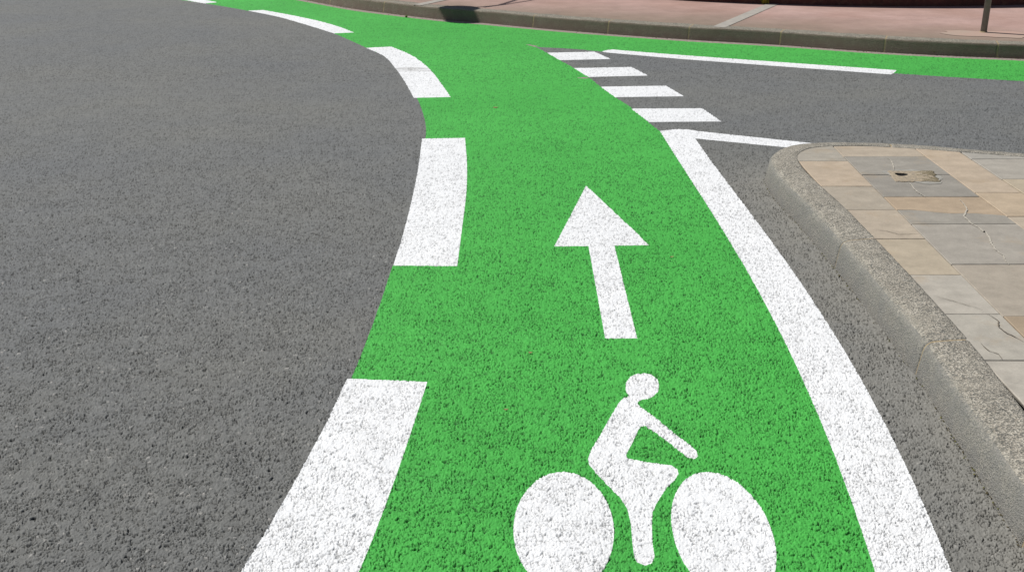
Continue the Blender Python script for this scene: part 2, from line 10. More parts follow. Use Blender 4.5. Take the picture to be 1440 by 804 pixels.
  'line': [(1.0304,7.6003),(1.0356,7.4129),(1.0376,7.3093),(1.0398,7.2057),(1.0421,7.102),(1.0446,6.9984),(1.0472,6.8948),(1.0498,6.7912),(1.0526,6.6876),(1.0554,6.584),(1.0582,6.4804),(1.061,6.3768),(1.0638,6.2732),(1.0666,6.1696),(1.0693,6.066),(1.072,5.9624),(1.0746,5.8588),(1.077,5.7551),(1.0793,5.6515),(1.0815,5.5479),(1.0834,5.4443),(1.0852,5.3407),(1.0868,5.2371),(1.0881,5.1335),(1.0892,5.0299),(1.0899,4.9263),(1.0904,4.8227),(1.0906,4.7191),(1.0904,4.6155),(1.0898,4.5118),(1.0889,4.4082),(1.0876,4.3046),(1.0858,4.201),(1.0836,4.0974),(1.0809,3.9938),(1.0777,3.8902),(1.0741,3.7866),(1.0699,3.683),(1.0651,3.5794),(1.0598,3.4758),(1.0539,3.3722),(1.0473,3.2686),(1.0402,3.1649),(1.0324,3.0613),(1.0239,2.9577),(1.0147,2.8541),(1.0048,2.7505),(0.9942,2.6469),(0.9828,2.5433),(0.9706,2.4397),(0.9576,2.3361),(0.9438,2.2325),(0.9292,2.1289),(0.9137,2.0253),(0.8974,1.9216),(0.8801,1.818),(0.8619,1.7144),(0.8428,1.6108),(0.8227,1.5072),(0.8016,1.4036),(0.7795,1.3),(0.9502,1.3),(0.9766,1.4031),(1.0017,1.5062),(1.0255,1.6093),(1.0481,1.7124),(1.0696,1.8155),(1.0898,1.9186),(1.109,2.0216),(1.127,2.1247),(1.144,2.2278),(1.16,2.3309),(1.1749,2.434),(1.1888,2.5371),(1.2018,2.6402),(1.2138,2.7433),(1.2249,2.8464),(1.2352,2.9495),(1.2446,3.0526),(1.2531,3.1557),(1.2609,3.2588),(1.2679,3.3618),(1.2742,3.4649),(1.2798,3.568),(1.2847,3.6711),(1.2889,3.7742),(1.2926,3.8773),(1.2956,3.9804),(1.298,4.0835),(1.3,4.1866),(1.3014,4.2897),(1.3023,4.3928),(1.3027,4.4959),(1.3028,4.599),(1.3024,4.702),(1.3017,4.8051),(1.3006,4.9082),(1.2992,5.0113),(1.2975,5.1144),(1.2955,5.2175),(1.2934,5.3206),(1.291,5.4237),(1.2884,5.5268),(1.2857,5.6299),(1.2829,5.733),(1.28,5.8361),(1.277,5.9392),(1.274,6.0422),(1.271,6.1453),(1.268,6.2484),(1.265,6.3515),(1.2621,6.4546),(1.2593,6.5577),(1.2567,6.6608),(1.2542,6.7639),(1.2519,6.867),(1.2499,6.9701),(1.248,7.0732),(1.2465,7.1763),(1.2452,7.2794),(1.2443,7.3824),(1.2458,7.3824),(1.8129,7.1413),(1.8129,7.1413),(1.9965,7.0716),(2.0406,7.2434),(2.0264,7.2493),(2.0264,7.2493),(1.3099,7.5897),(1.2271,7.6497),(1.1479,7.654)],
  'block0': [(0.3379,10.8672),(0.4484,10.4522),(0.9342,10.5258),(0.8044,10.938)],
  'block1': [(0.5608,10.0409),(0.6617,9.6126),(1.1883,9.6755),(1.0816,10.1019)],
  'block2': [(0.7361,9.1808),(0.8194,8.7588),(1.3701,8.7921),(1.2853,9.2233)],
  'block3': [(0.9045,8.3332),(0.9862,7.8801),(1.5138,7.8984),(1.4456,8.3459)],
  'farline': [(0.8767,10.9463),(0.9145,10.8962),(1.6079,10.5141),(1.6832,10.4791),(1.7567,10.4448),(1.8295,10.4108),(1.9027,10.3767),(1.9773,10.342),(2.0544,10.3062),(2.1349,10.269),(2.2201,10.2297),(2.3171,10.1852),(2.4196,10.1384),(2.5266,10.0897),(2.6372,10.0394),(2.7503,9.988),(2.8651,9.9359),(2.9805,9.8836),(3.0956,9.8314),(3.2093,9.7798),(3.3209,9.7291),(3.3209,9.7291),(3.4417,9.9349),(3.4417,9.9349),(3.3224,9.9873),(3.2005,10.0408),(3.0771,10.0948),(2.9533,10.149),(2.8303,10.2029),(2.7091,10.256),(2.5909,10.308),(2.4768,10.3583),(2.3679,10.4065),(2.2653,10.4522),(2.1775,10.4913),(2.0946,10.528),(2.0156,10.563),(1.9392,10.597),(1.8646,10.6307),(1.7905,10.6646),(1.7159,10.6996),(1.6397,10.7362),(1.5623,10.7746),(1.4852,10.8138),(1.4083,10.8538),(1.3317,10.8942),(1.2552,10.9348),(1.1787,10.9756),(1.1021,11.0162),(1.0254,11.0565),(0.997,11.0779),(0.9398,11.0394)],
  'scrap0': [(0.1369,11.359),(0.1803,11.3726),(0.2645,11.2653),(0.2281,11.23)],
  'scrap1': [(0.5652,9.5831),(0.6282,9.6094),(0.6692,9.5766),(0.6487,9.544),(0.5998,9.544),(0.5702,9.5635)],
  'arrow': [(0.4325,6.2406),(0.6785,5.1845),(0.5055,5.1759),(0.4994,4.0493),(0.3717,4.0493),(0.3768,5.1674),(0.2077,5.1631),(0.4325,6.2406)],
  'rider': [(0.4406,3.4818),(0.4542,3.4513),(0.4928,3.3819),(0.5353,3.2867),(0.5773,3.2047),(0.5964,3.1572),(0.5971,3.1227),(0.5841,3.1056),(0.5639,3.1141),(0.5433,3.1519),(0.509,3.2227),(0.4689,3.296),(0.4494,3.3243),(0.4381,3.3205),(0.4354,3.3205),(0.4237,3.296),(0.3911,3.1958),(0.3671,3.1295),(0.3675,3.1158),(0.3738,3.109),(0.4064,3.0921),(0.4643,3.0754),(0.5052,3.0621),(0.5194,3.0423),(0.5196,3.0131),(0.5074,2.9858),(0.4712,2.931),(0.4323,2.8481),(0.4127,2.7973),(0.4029,2.7272),(0.3949,2.6467),(0.3925,2.5761),(0.3805,2.5425),(0.3612,2.5339),(0.3411,2.5512),(0.3363,2.5761),(0.3382,2.6467),(0.3431,2.741),(0.3406,2.8117),(0.3261,2.8703),(0.2989,2.931),(0.2637,3.0131),(0.2437,3.0671),(0.2424,3.1006),(0.2567,3.1606),(0.2894,3.2499),(0.336,3.3819),(0.3763,3.492),(0.3959,3.5294),(0.4145,3.5441),(0.4164,3.5441),(0.41,3.5974),(0.4172,3.6521),(0.4369,3.7014),(0.4646,3.7288),(0.4901,3.7334),(0.5186,3.7196),(0.5355,3.6789),(0.5349,3.6257),(0.5239,3.5759),(0.5047,3.5441),(0.4812,3.5231),(0.4564,3.5148),(0.4442,3.4982)],
  'wheel0': [(0.2924,2.7174),(0.293,2.7436),(0.2925,2.7697),(0.2909,2.7953),(0.2882,2.8205),(0.2844,2.8449),(0.2797,2.8684),(0.2739,2.8907),(0.2671,2.9118),(0.2595,2.9315),(0.251,2.9496),(0.2417,2.966),(0.2318,2.9805),(0.2212,2.9931),(0.21,3.0036),(0.1984,3.012),(0.1863,3.0182),(0.174,3.0222),(0.1616,3.0239),(0.149,3.0233),(0.1364,3.0204),(0.1238,3.0153),(0.1115,3.0079),(0.0995,2.9984),(0.0878,2.9868),(0.0766,2.9732),(0.066,2.9577),(0.0559,2.9404),(0.0466,2.9215),(0.038,2.901),(0.0303,2.8792),(0.0235,2.8563),(0.0177,2.8323),(0.0128,2.8075),(0.009,2.782),(0.0062,2.7561),(0.0045,2.73),(0.0039,2.7038),(0.0044,2.6778),(0.006,2.6521),(0.0087,2.627),(0.0124,2.6026),(0.0172,2.5791),(0.023,2.5567),(0.0298,2.5356),(0.0374,2.5159),(0.0459,2.4978),(0.0551,2.4815),(0.0651,2.4669),(0.0757,2.4543),(0.0869,2.4438),(0.0985,2.4354),(0.1105,2.4292),(0.1228,2.4253),(0.1353,2.4236),(0.1479,2.4242),(0.1605,2.427),(0.173,2.4322),(0.1854,2.4395),(0.1974,2.449),(0.2091,2.4606),(0.2203,2.4742),(0.2309,2.4898),(0.241,2.507),(0.2503,2.526),(0.2588,2.5464),(0.2666,2.5682),(0.2734,2.5912),(0.2792,2.6152),(0.2841,2.64),(0.2879,2.6654),(0.2907,2.6913)],
  'wheel1': [(0.7425,2.6939),(0.7431,2.7223),(0.7427,2.7505),(0.7411,2.7784),(0.7385,2.8057),(0.7349,2.8321),(0.7302,2.8575),(0.7245,2.8818),(0.7179,2.9046),(0.7104,2.9259),(0.702,2.9455),(0.6929,2.9632),(0.6831,2.9789),(0.6726,2.9925),(0.6616,3.0038),(0.6501,3.0129),(0.6383,3.0195),(0.6261,3.0237),(0.6138,3.0255),(0.6014,3.0248),(0.5889,3.0216),(0.5766,3.0159),(0.5644,3.0078),(0.5525,2.9974),(0.541,2.9848),(0.5299,2.9699),(0.5193,2.953),(0.5094,2.9342),(0.5002,2.9136),(0.4917,2.8914),(0.484,2.8677),(0.4773,2.8427),(0.4715,2.8166),(0.4666,2.7897),(0.4628,2.762),(0.46,2.7339),(0.4583,2.7056),(0.4577,2.6772),(0.4581,2.6489),(0.4597,2.6211),(0.4623,2.5938),(0.466,2.5673),(0.4706,2.5419),(0.4763,2.5177),(0.4829,2.4948),(0.4905,2.4735),(0.4988,2.4539),(0.5079,2.4362),(0.5178,2.4205),(0.5282,2.4069),(0.5392,2.3956),(0.5507,2.3866),(0.5625,2.3799),(0.5747,2.3757),(0.587,2.374),(0.5994,2.3747),(0.6119,2.3779),(0.6242,2.3835),(0.6364,2.3916),(0.6483,2.402),(0.6599,2.4147),(0.6709,2.4295),(0.6815,2.4464),(0.6914,2.4652),(0.7006,2.4858),(0.7091,2.5081),(0.7168,2.5318),(0.7235,2.5568),(0.7294,2.5828),(0.7342,2.6098),(0.738,2.6374),(0.7408,2.6655)],
  'vein0': [(2.1952,6.3285),(2.199,6.272),(2.1868,6.1889),(2.1439,6.0417)],
  'vein1': [(2.1434,5.8019),(2.144,5.7536),(2.1366,5.6824),(2.1326,5.6129),(2.1403,5.5224)],
  'vein2': [(2.3033,5.4782),(2.2927,5.3916),(2.275,5.3074),(2.2152,5.1955),(2.213,5.1264),(2.2093,5.078),(2.2197,5.021),(2.2197,4.9468),(2.2267,4.9664),(2.2146,4.8821),(2.1858,4.7842),(2.173,4.6959),(2.1741,4.6285),(2.1595,4.5687),(2.1502,4.5102)],
  'crack0': [(1.8327,3.9626),(1.843,3.9327),(1.8511,3.8876),(1.8268,3.8324),(1.8363,3.768),(1.8486,3.7364),(1.8646,3.691)],
  'crack1': [(1.7028,4.9905),(1.7616,4.9699),(1.809,4.9155),(1.9223,4.9324)],
  'crack2': [(1.7028,4.135),(1.7511,4.0907),(1.7966,4.0424),(1.835,4.0021)],
  'crack3': [(1.7013,3.6848),(1.7066,3.6146),(1.7276,3.5852),(1.7224,3.5429)],
  'socket': [(2.1047,6.0287),(2.0834,5.8142),(2.3256,5.8142),(2.3579,6.0287)],
  'hole': [(2.1184,5.9474),(2.1893,5.9474),(2.1654,5.9826),(2.1415,5.9096)],
  'wall': [(0.727,14.5667),(1.3293,14.1883),(1.9985,13.8988),(2.7364,13.6684),(3.2186,13.5323),(4.0178,13.3657),(5.0341,13.3987),(6.0609,13.4451),(7.536,13.689),(9.6187,14.2624)],
}
import bpy, math, random
import numpy as np
random.seed(7); rng = np.random.default_rng(7)
SC = bpy.context.scene; COL = SC.collection
R = math.radians
# ------------------------------------------------------------------ survey of the place
CAM_H, PITCH, FPX = 1.8, math.atan(607/1560), 1560.0
K_FAN = CAM_H*FPX/math.cos(PITCH)**2; C_FAN = CAM_H*math.tan(PITCH)
SUN_EL = R(52); SUN_H = (-0.885, 0.4656)
# ------------------------------------------------------------------ helpers
def link(o, parent=None):
    COL.objects.link(o)
    if parent: o.parent = parent
    return o
def mesh_obj(name, verts, faces, mats, parent=None, fm=None, smooth=True, loc=None):
    me = bpy.data.meshes.new(name); me.from_pydata([tuple(v) for v in verts], [], faces)
    for m in (mats if isinstance(mats, (list, tuple)) else [mats]): me.materials.append(m)
    if fm: me.polygons.foreach_set('material_index', fm)
    me.polygons.foreach_set('use_smooth', [smooth]*len(me.polygons)); me.update()
    o = bpy.data.objects.new(name, me)
    if loc: o.location = loc
    return link(o, parent)
def tag(o, label=None, cat=None, group=None, kind=None):
    if label: o['label'] = label
    if cat: o['category'] = cat
    if group: o['group'] = group
    if kind: o['kind'] = kind
    return o
def empty(name, loc): 
    o = bpy.data.objects.new(name, None); o.location = loc; o.empty_display_size = .1
    return link(o)
def offset_path(P, d):
    out = []
    for i, p in enumerate(P):
        a = P[max(0, i-1)]; b = P[min(len(P)-1, i+1)]
        dx, dy = b[0]-a[0], b[1]-a[1]; l = math.hypot(dx, dy) or 1
        out.append((p[0]+dy/l*d, p[1]-dx/l*d))
    return out
def resample(P, step):
    out = [P[0]]; acc = 0
    for a, b in zip(P, P[1:]):
        l = math.dist(a, b)
        if l == 0: continue
        t = step-acc
        while t <= l:
            out.append((a[0]+(b[0]-a[0])*t/l, a[1]+(b[1]-a[1])*t/l)); t += step
        acc = l-(t-step)
    return out
def catmull(P, n=8):
    Q = [(2*P[0][0]-P[1][0], 2*P[0][1]-P[1][1])]+list(P)+[(2*P[-1][0]-P[-2][0], 2*P[-1][1]-P[-2][1])]
    o = []
    for i in range(1, len(Q)-2):
        for k in range(n):
            t = k/n; o.append(tuple(.5*(2*Q[i][j]+(Q[i+1][j]-Q[i-1][j])*t+(2*Q[i-1][j]-5*Q[i][j]+4*Q[i+1][j]-Q[i+2][j])*t*t+(3*Q[i][j]-Q[i-1][j]-3*Q[i+1][j]+Q[i+2][j])*t**3) for j in (0, 1)))
    o.append(P[-1]); return o
def tube(path, rad, seg=14, cap=True):
    V = []; F = []
    for i, p in enumerate(path):
        a = path[max(0, i-1)]; b = path[min(len(path)-1, i+1)]
        t = np.array(b, float)-np.array(a, float); t /= np.linalg.norm(t)
        u = np.cross(t, (0, 0, 1)); u = np.array((1., 0, 0)) if np.linalg.norm(u) < 1e-4 else u/np.linalg.norm(u)
        w = np.cross(t, u); r = rad[i] if isinstance(rad, (list, tuple)) else rad
        for k in range(seg):
            an = math.tau*k/seg; V.append(tuple(np.array(p)+r*(math.cos(an)*u+math.sin(an)*w)))
    for i in range(len(path)-1):
        for k in range(seg):
            F.append((i*seg+k, i*seg+(k+1) % seg, (i+1)*seg+(k+1) % seg, (i+1)*seg+k))
    if cap: F.append(tuple(range(seg))[::-1]); F.append(tuple((len(path)-1)*seg+k for k in range(seg)))
    return V, F
def lathe(prof, seg=48, c=(0, 0)):
    V = []; F = []
    for r, z in prof:
        for k in range(seg):
            a = math.tau*k/seg; V.append((c[0]+r*math.cos(a), c[1]+r*math.sin(a), z))
    for i in range(len(prof)-1):
        for k in range(seg): F.append((i*seg+k, i*seg+(k+1) % seg, (i+1)*seg+(k+1) % seg, (i+1)*seg+k))
    return V, F
# ------------------------------------------------------------------ numpy noise
def hsh(ix, iy, s):
    n = (ix.astype(np.int64)*374761393+iy.astype(np.int64)*668265263+s*1274126177) & 0xffffffff
    n = ((n ^ (n >> 13))*1274126177) & 0xffffffff
    n = ((n ^ (n >> 15))*2246822519) & 0xffffffff
    return ((n ^ (n >> 16)) & 0xffffff).astype(np.float32)/16777215.
def vnoise(x, y, s):
    ix = np.floor(x); iy = np.floor(y); fx = (x-ix).astype(np.float32); fy = (y-iy).astype(np.float32)
    fx = fx*fx*(3-2*fx); fy = fy*fy*(3-2*fy)
    a = hsh(ix, iy, s); b = hsh(ix+1, iy, s); c = hsh(ix, iy+1, s); d = hsh(ix+1, iy+1, s)
    return (a*(1-fx)+b*fx)*(1-fy)+(c*(1-fx)+d*fx)*fy
def worley(x, y, s):
    ix = np.floor(x); iy = np.floor(y)
    f1 = np.full(x.shape, 9., np.float32); f2 = f1.copy(); cid = f1*0
    for a in (-1, 0, 1):
        for b in (-1, 0, 1):
            cx = ix+a; cy = iy+b
            d = np.hypot(cx+.08+.84*hsh(cx, cy, s)-x, cy+.08+.84*hsh(cx, cy, s+1)-y).astype(np.float32)
            t = d < f1
            f2 = np.where(t, f1, np.minimum(f2, d)); cid = np.where(t, hsh(cx, cy, s+2), cid); f1 = np.minimum(f1, d)
    return f1, f2, cid
def sst(a, b, x):
    t = np.clip((x-a)/(b-a), 0, 1); return t*t*(3-2*t)
# ------------------------------------------------------------------ materials
class MB:
    def __init__(s, name):
        s.m = bpy.data.materials.new(name); s.m.use_nodes = True; s.t = s.m.node_tree
        s.b = s.t.nodes['Principled BSDF']
    def n(s, kind, **kw):
        nd = s.t.nodes.new('ShaderNode'+kind)
        for k, v in kw.items():
            if k.startswith('i_'):
                key = k[2:]; nd.inputs[int(key) if key.isdigit() else key].default_value = v
            else: setattr(nd, k, v)
        return nd
    def l(s, a, b): s.t.links.new(a, b)
    def pos(s):
        if not hasattr(s, '_p'): s._p = s.n('NewGeometry').outputs['Position']
        return s._p
    def noise(s, scale, detail=4, rough=.55, vec=None):
        nd = s.n('TexNoise'); nd.inputs['Scale'].default_value = scale; nd.inputs['Detail'].default_value = detail
        nd.inputs['Roughness'].default_value = rough; s.l(vec or s.pos(), nd.inputs['Vector']); return nd.outputs['Fac']
    def rng(s, v, a, b, c, d):
        nd = s.n('MapRange'); s.l(v, nd.inputs[0])
        for i, q in enumerate((a, b, c, d)): nd.inputs[i+1].default_value = q
        return nd.outputs[0]
    def mix(s, f, a, b, mode='MIX'):
        nd = s.n('Mix', data_type='RGBA', blend_type=mode)
        for sock, v in ((nd.inputs[0], f), (nd.inputs[6], a), (nd.inputs[7], b)):
            if isinstance(v, (int, float)): sock.default_value = v
            elif isinstance(v, tuple): sock.default_value = (*v, 1)[:4]
            else: s.l(v, sock)
        return nd.outputs[2]
    def math(s, op, a, b=0.):
        nd = s.n('Math', operation=op)
        for i, v in enumerate((a, b)):
            if isinstance(v, (int, float)): nd.inputs[i].default_value = v
            else: s.l(v, nd.inputs[i])
        return nd.outputs[0]
    def attr(s, name, col=False):
        nd = s.n('Attribute', attribute_name=name); return nd.outputs['Color' if col else 'Fac']
    def bump(s, h, strength, dist, normal=None):
        nd = s.n('Bump'); nd.inputs['Strength'].default_value = strength; nd.inputs['Distance'].default_value = dist
        s.l(h, nd.inputs['Height'])
        if normal: s.l(normal, nd.inputs['Normal'])
        return nd.outputs[0]
    def done(s, col, rough=.8, normal=None, spec=.3, metal=0):
        if isinstance(col, tuple): s.b.inputs['Base Color'].default_value = (*col, 1)
        else: s.l(col, s.b.inputs['Base Color'])
        if isinstance(rough, (int, float)): s.b.inputs['Roughness'].default_value = rough
        else: s.l(rough, s.b.inputs['Roughness'])
        s.b.inputs['Specular IOR Level'].default_value = spec; s.b.inputs['Metallic'].default_value = metal
        if normal: s.l(normal, s.b.inputs['Normal'])
        return s.m
def surface(name, c1, c2, pitc, toneamp, patch, rough=.85, spec=.25, speck=None, worn=None, fine=.0015, smear=None, dust=None):
    """coarse asphalt or the paint lying on it: stone tone, bare voids and crevice shade darkened into the colour, broad wear"""
    b = MB(name)
    big = b.noise(.55, 5, .6); mid = b.noise(6, 4, .6); grain = b.noise(260, 2, .6)
    col = b.mix(b.rng(big, .35, .65, 0, 1), c1, c2)
    k = b.math('ADD', b.math('MULTIPLY', b.math('SUBTRACT', b.attr('tone'), .5), toneamp), 1)
    k = b.math('MULTIPLY', k, b.rng(mid, .3, .7, 1-patch, 1+patch))
    k = b.math('MULTIPLY', k, b.rng(grain, .25, .75, .9, 1.1))
    g = b.n('CombineColor'); [b.l(k, g.inputs[i]) for i in range(3)]
    col = b.mix(1., col, g.outputs[0], 'MULTIPLY')
    if speck:
        sp = b.rng(b.attr('tone'), .975, .985, 0, .75); col = b.mix(sp, col, speck)
    if worn:
        w = b.rng(b.noise(2.3, 6, .65), .56, .72, 0, worn[0]); col = b.mix(w, col, worn[1])
    if dust:
        sx = b.n('SeparateXYZ'); b.l(b.pos(), sx.inputs[0])
        f_ = b.math('MULTIPLY', b.rng(sx.outputs[0], .9, 1.4, 0, .62), b.rng(sx.outputs[1], 6.2, 6.9, 1, 0))
        col = b.mix(b.math('MULTIPLY', f_, b.rng(b.noise(5, 5, .7), .25, .65, .5, 1.)), col, dust)
    if smear:
        sx = b.n('SeparateXYZ'); b.l(b.pos(), sx.inputs[0])
        ax = b.math('DIVIDE', b.math('SUBTRACT', sx.outputs[0], smear[0]), smear[2]); ay = b.math('DIVIDE', b.math('SUBTRACT', sx.outputs[1], smear[1]), smear[3])
        d2 = b.math('ADD', b.math('MULTIPLY', ax, ax), b.math('MULTIPLY', ay, ay))
        f_ = b.math('MULTIPLY', b.rng(d2, .2, 1.4, .75, 0), b.rng(b.noise(30, 5, .7), .3, .6, .1, 1.))
        ln = b.rng(b.math('ABSOLUTE', b.math('ADD', b.math('SUBTRACT', sx.outputs[1], 9.93), b.math('MULTIPLY', b.noise(8), .05))), .012, .03, .45, 0)
        col = b.mix(b.math('MAXIMUM', f_, ln), col, (.30, .29, .27))
    col = b.mix(b.attr('pit'), col, pitc)  # pits go darker: bare voids plus crevice shade mixed into the colour
    hb = b.noise(380, 3, .65)
    return b.done(col, rough, b.bump(hb, .5, fine), spec)
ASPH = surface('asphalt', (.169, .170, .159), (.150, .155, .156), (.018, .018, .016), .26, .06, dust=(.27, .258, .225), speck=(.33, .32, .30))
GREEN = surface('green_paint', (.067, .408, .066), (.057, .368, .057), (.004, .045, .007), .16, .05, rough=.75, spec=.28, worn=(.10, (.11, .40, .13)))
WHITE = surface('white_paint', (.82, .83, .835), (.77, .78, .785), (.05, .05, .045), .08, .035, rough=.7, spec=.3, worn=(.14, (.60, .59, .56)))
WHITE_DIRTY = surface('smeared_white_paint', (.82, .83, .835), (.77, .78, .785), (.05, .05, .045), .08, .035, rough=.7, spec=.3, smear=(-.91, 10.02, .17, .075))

def concrete(name, cols, side_dark=.6, scale=210, grimec=(.15, .148, .138)):
    b = MB(name)
    v = b.n('TexVoronoi', feature='F1'); v.inputs['Scale'].default_value = scale; b.l(b.pos(), v.inputs['Vector'])
    sep = b.n('SeparateColor'); b.l(v.outputs['Color'], sep.inputs[0])
    ramp = b.n('ValToRGB'); b.l(sep.outputs[0], ramp.inputs[0]); e = ramp.color_ramp.elements
    e[0].position = 0; e[0].color = (*cols[0], 1); e[1].position = 1; e[1].color = (*cols[-1], 1)
    for i, c in enumerate(cols[1:-1]):
        q = e.new((i+1)/(len(cols)-1)); q.color = (*c, 1)
    ramp.color_ramp.interpolation = 'CONSTANT'
    big = b.noise(5, 5, .65); col = b.mix(b.rng(big, .35, .68, 0, .5), ramp.outputs[0], cols[1])
    st = b.rng(b.noise(17, 5, .7), .35, .75, .78, 1.16)
    g = b.n('CombineColor'); [b.l(st, g.inputs[i]) for i in range(3)]
    col = b.mix(1., col, g.outputs[0], 'MULTIPLY')
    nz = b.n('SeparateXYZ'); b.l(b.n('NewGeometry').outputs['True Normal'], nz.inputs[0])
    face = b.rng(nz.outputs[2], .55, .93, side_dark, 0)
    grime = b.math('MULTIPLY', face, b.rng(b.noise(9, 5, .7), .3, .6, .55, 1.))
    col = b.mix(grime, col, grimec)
    h = b.math('ADD', v.outputs['Distance'], b.math('MULTIPLY', b.noise(90, 4, .6), 1.2))
    return b.done(col, .9, b.bump(h, .8, .0035), .2)
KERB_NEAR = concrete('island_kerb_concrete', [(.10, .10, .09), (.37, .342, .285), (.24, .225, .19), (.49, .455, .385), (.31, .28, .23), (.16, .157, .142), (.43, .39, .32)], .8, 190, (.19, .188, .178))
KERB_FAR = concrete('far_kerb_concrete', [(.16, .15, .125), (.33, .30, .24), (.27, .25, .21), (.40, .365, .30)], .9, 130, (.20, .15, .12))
def mortar_mat():
    b = MB('mortar'); n = b.noise(40, 5, .7); return b.done(b.mix(b.rng(n, .35, .65, 0, 1), (.42, .33, .20), (.25, .20, .13)), .95, b.bump(n, .6, .004), .1)
MORTAR = mortar_mat()
def tile_mat():
    b = MB('sandstone_slab')
    w = b.n('TexWave', wave_type='BANDS', bands_direction='Y'); w.inputs['Scale'].default_value = 2.2; w.inputs['Distortion'].default_value = 14; w.inputs['Detail'].default_value = 4; w.inputs['Detail Scale'].default_value = 1.4
    b.l(b.pos(), w.inputs['Vector'])
    c = b.attr('tint', True)
    k = b.math('MULTIPLY', b.rng(w.outputs['Fac'], 0, 1, .965, 1.025), b.rng(b.noise(11, 6, .65), .3, .7, .88, 1.10))
    k = b.math('MULTIPLY', k, b.rng(b.noise(130, 3, .6), .3, .7, .94, 1.06))
    g = b.n('CombineColor'); [b.l(k, g.inputs[i]) for i in range(3)]
    c = b.mix(1., c, g.outputs[0], 'MULTIPLY')
    c = b.mix(b.rng(b.noise(4.5, 6, .7), .55, .75, 0, .5), c, (.36, .27, .17))
    c = b.mix(b.rng(b.noise(7.3, 6, .75), .6, .78, 0, .45), c, (.17, .165, .155))
    return b.done(c, .75, b.bump(b.noise(28, 7, .6), .3, .004), .25)
TILE = tile_mat()
def simple(name, c1, c2, scale, bump=.003, rough=.85, spec=.2, metal=0, st=.5):
    b = MB(name); n = b.noise(scale, 6, .65)
    return b.done(b.mix(b.rng(n, .35, .65, 0, 1), c1, c2), rough, b.bump(n, st, bump), spec, metal)
VEIN = simple('calcite_vein', (.52, .48, .40), (.38, .35, .30), 60)
CRACKM = simple('crack_dirt', (.12, .10, .08), (.20, .17, .13), 60)
BED = simple('joint_sand', (.05, .045, .038), (.10, .09, .07), 50)
SOCK = simple('rubble_mortar', (.42, .345, .245), (.27, .235, .185), 55, .006, .95, .1, st=.9)
MOUND = simple('dry_moss', (.31, .26, .175), (.17, .145, .095), 120, .01, .95, .1, st=.9)
HOLE = simple('hole_shade', (.006, .006, .006), (.012, .011, .01), 50)  # near-black colour stands in for the shade inside a deeper hole
PINK_STRIP = simple('pale_paving', (.42, .39, .34), (.33, .31, .28), 14)
GUT = simple('gutter_concrete', (.34, .28, .25), (.24, .20, .18), 20)
POLE = simple('grey_paint', (.20, .205, .19), (.145, .15, .14), 9, .001, .5, .4)
STEEL = simple('lamp_steel', (.06, .065, .07), (.05, .055, .06), 9, .001, .45, .5)
GLASS = simple('lamp_opal', (.7, .7, .66), (.65, .65, .6), 5, .0005, .3, .5)
SOIL = simple('planter_soil', (.07, .05, .03), (.04, .045, .02), 6, .02)
LEAF = simple('weed_green', (.16, .22, .03), (.10, .15, .03), 90, .001)
LEAFY = simple('weed_yellow', (.50, .40, .05), (.30, .30, .05), 90, .001)
DRY = simple('dry_leaf', (.36, .17, .10), (.28, .20, .10), 200, .001)
PATCH1 = simple('salmon_patch', (.45, .30, .245), (.40, .31, .25), 3, .004)
PATCH2 = simple('sandy_patch', (.42, .34, .25), (.36, .30, .23), 12, .004)
def pave_mat():
    b = MB('red_pavement')
    n = b.noise(1.1, 6, .6)
    col = b.mix(b.rng(n, .35, .68, 0, 1), (.45, .31, .275), (.385, .25, .21))
    # the strip along the kerb is greyer with road dirt
    sx = b.n('SeparateXYZ'); b.l(b.pos(), sx.inputs[0])
    d = b.math('ADD', b.math('MULTIPLY', sx.outputs[0], .41), b.math('MULTIPLY', sx.outputs[1], .912))
    d = b.math('ADD', d, b.rng(b.noise(.8, 5, .6), .2, .8, -.55, .55))
    col = b.mix(b.rng(d, 11.65, 12.9, .9, 0), col, (.25, .195, .15))
    st = b.rng(b.noise(3.4, 7, .7), .3, .7, .86, 1.12)
    gr = b.rng(b.noise(160, 2, .6), .3, .7, .88, 1.12)
    k = b.math('MULTIPLY', st, gr); g = b.n('CombineColor'); [b.l(k, g.inputs[i]) for i in range(3)]
    col = b.mix(1., col, g.outputs[0], 'MULTIPLY')
    return b.done(col, .9, b.bump(b.noise(140, 4, .6), .5, .004), .2)
PAVE = pave_mat()
def wall_mat():
    b = MB('dark_red_stone')
    n = b.noise(3, 6, .65); col = b.mix(b.rng(n, .35, .65, 0, 1), (.17, .062, .050), (.10, .045, .035))
    v = b.n('TexBrick'); 
    return b.done(b.mix(b.rng(b.noise(14, 5, .7), .5, .7, 0, .6), col, (.23, .13, .085)), .85, b.bump(b.noise(22, 6, .6), .6, .012), .2)
WALL = wall_mat()
# ------------------------------------------------------------------ the carriageway: one fan of small faces, shared between
# bare asphalt, green coating and every painted mark, so that paint follows the same coarse stones
def steps(parts):
    out = []
    for a, b, s in parts:
        n = max(1, int(round(abs(b-a)/s))); out += list(np.linspace(a, b, n, endpoint=False))
    return np.array(out+[parts[-1][1]])
rq = steps([(1315, 1030, 2.4), (1030, 520, .92), (520, 320, 1.0), (320, 165, .62), (165, 60, 2.5)])      # inverse distance
uq = steps([(-1400, -745, 8), (-745, 745, .98), (745, 1400, 8)])     # lateral slope
Yr = K_FAN/rq-C_FAN; Wr = CAM_H/(rq*math.cos(PITCH))
NR, NC = len(rq), len(uq)
X = uq[None, :]*Wr[:, None]; Y = np.repeat(Yr[:, None], NC, 1)
dYr = np.abs(np.gradient(Yr))
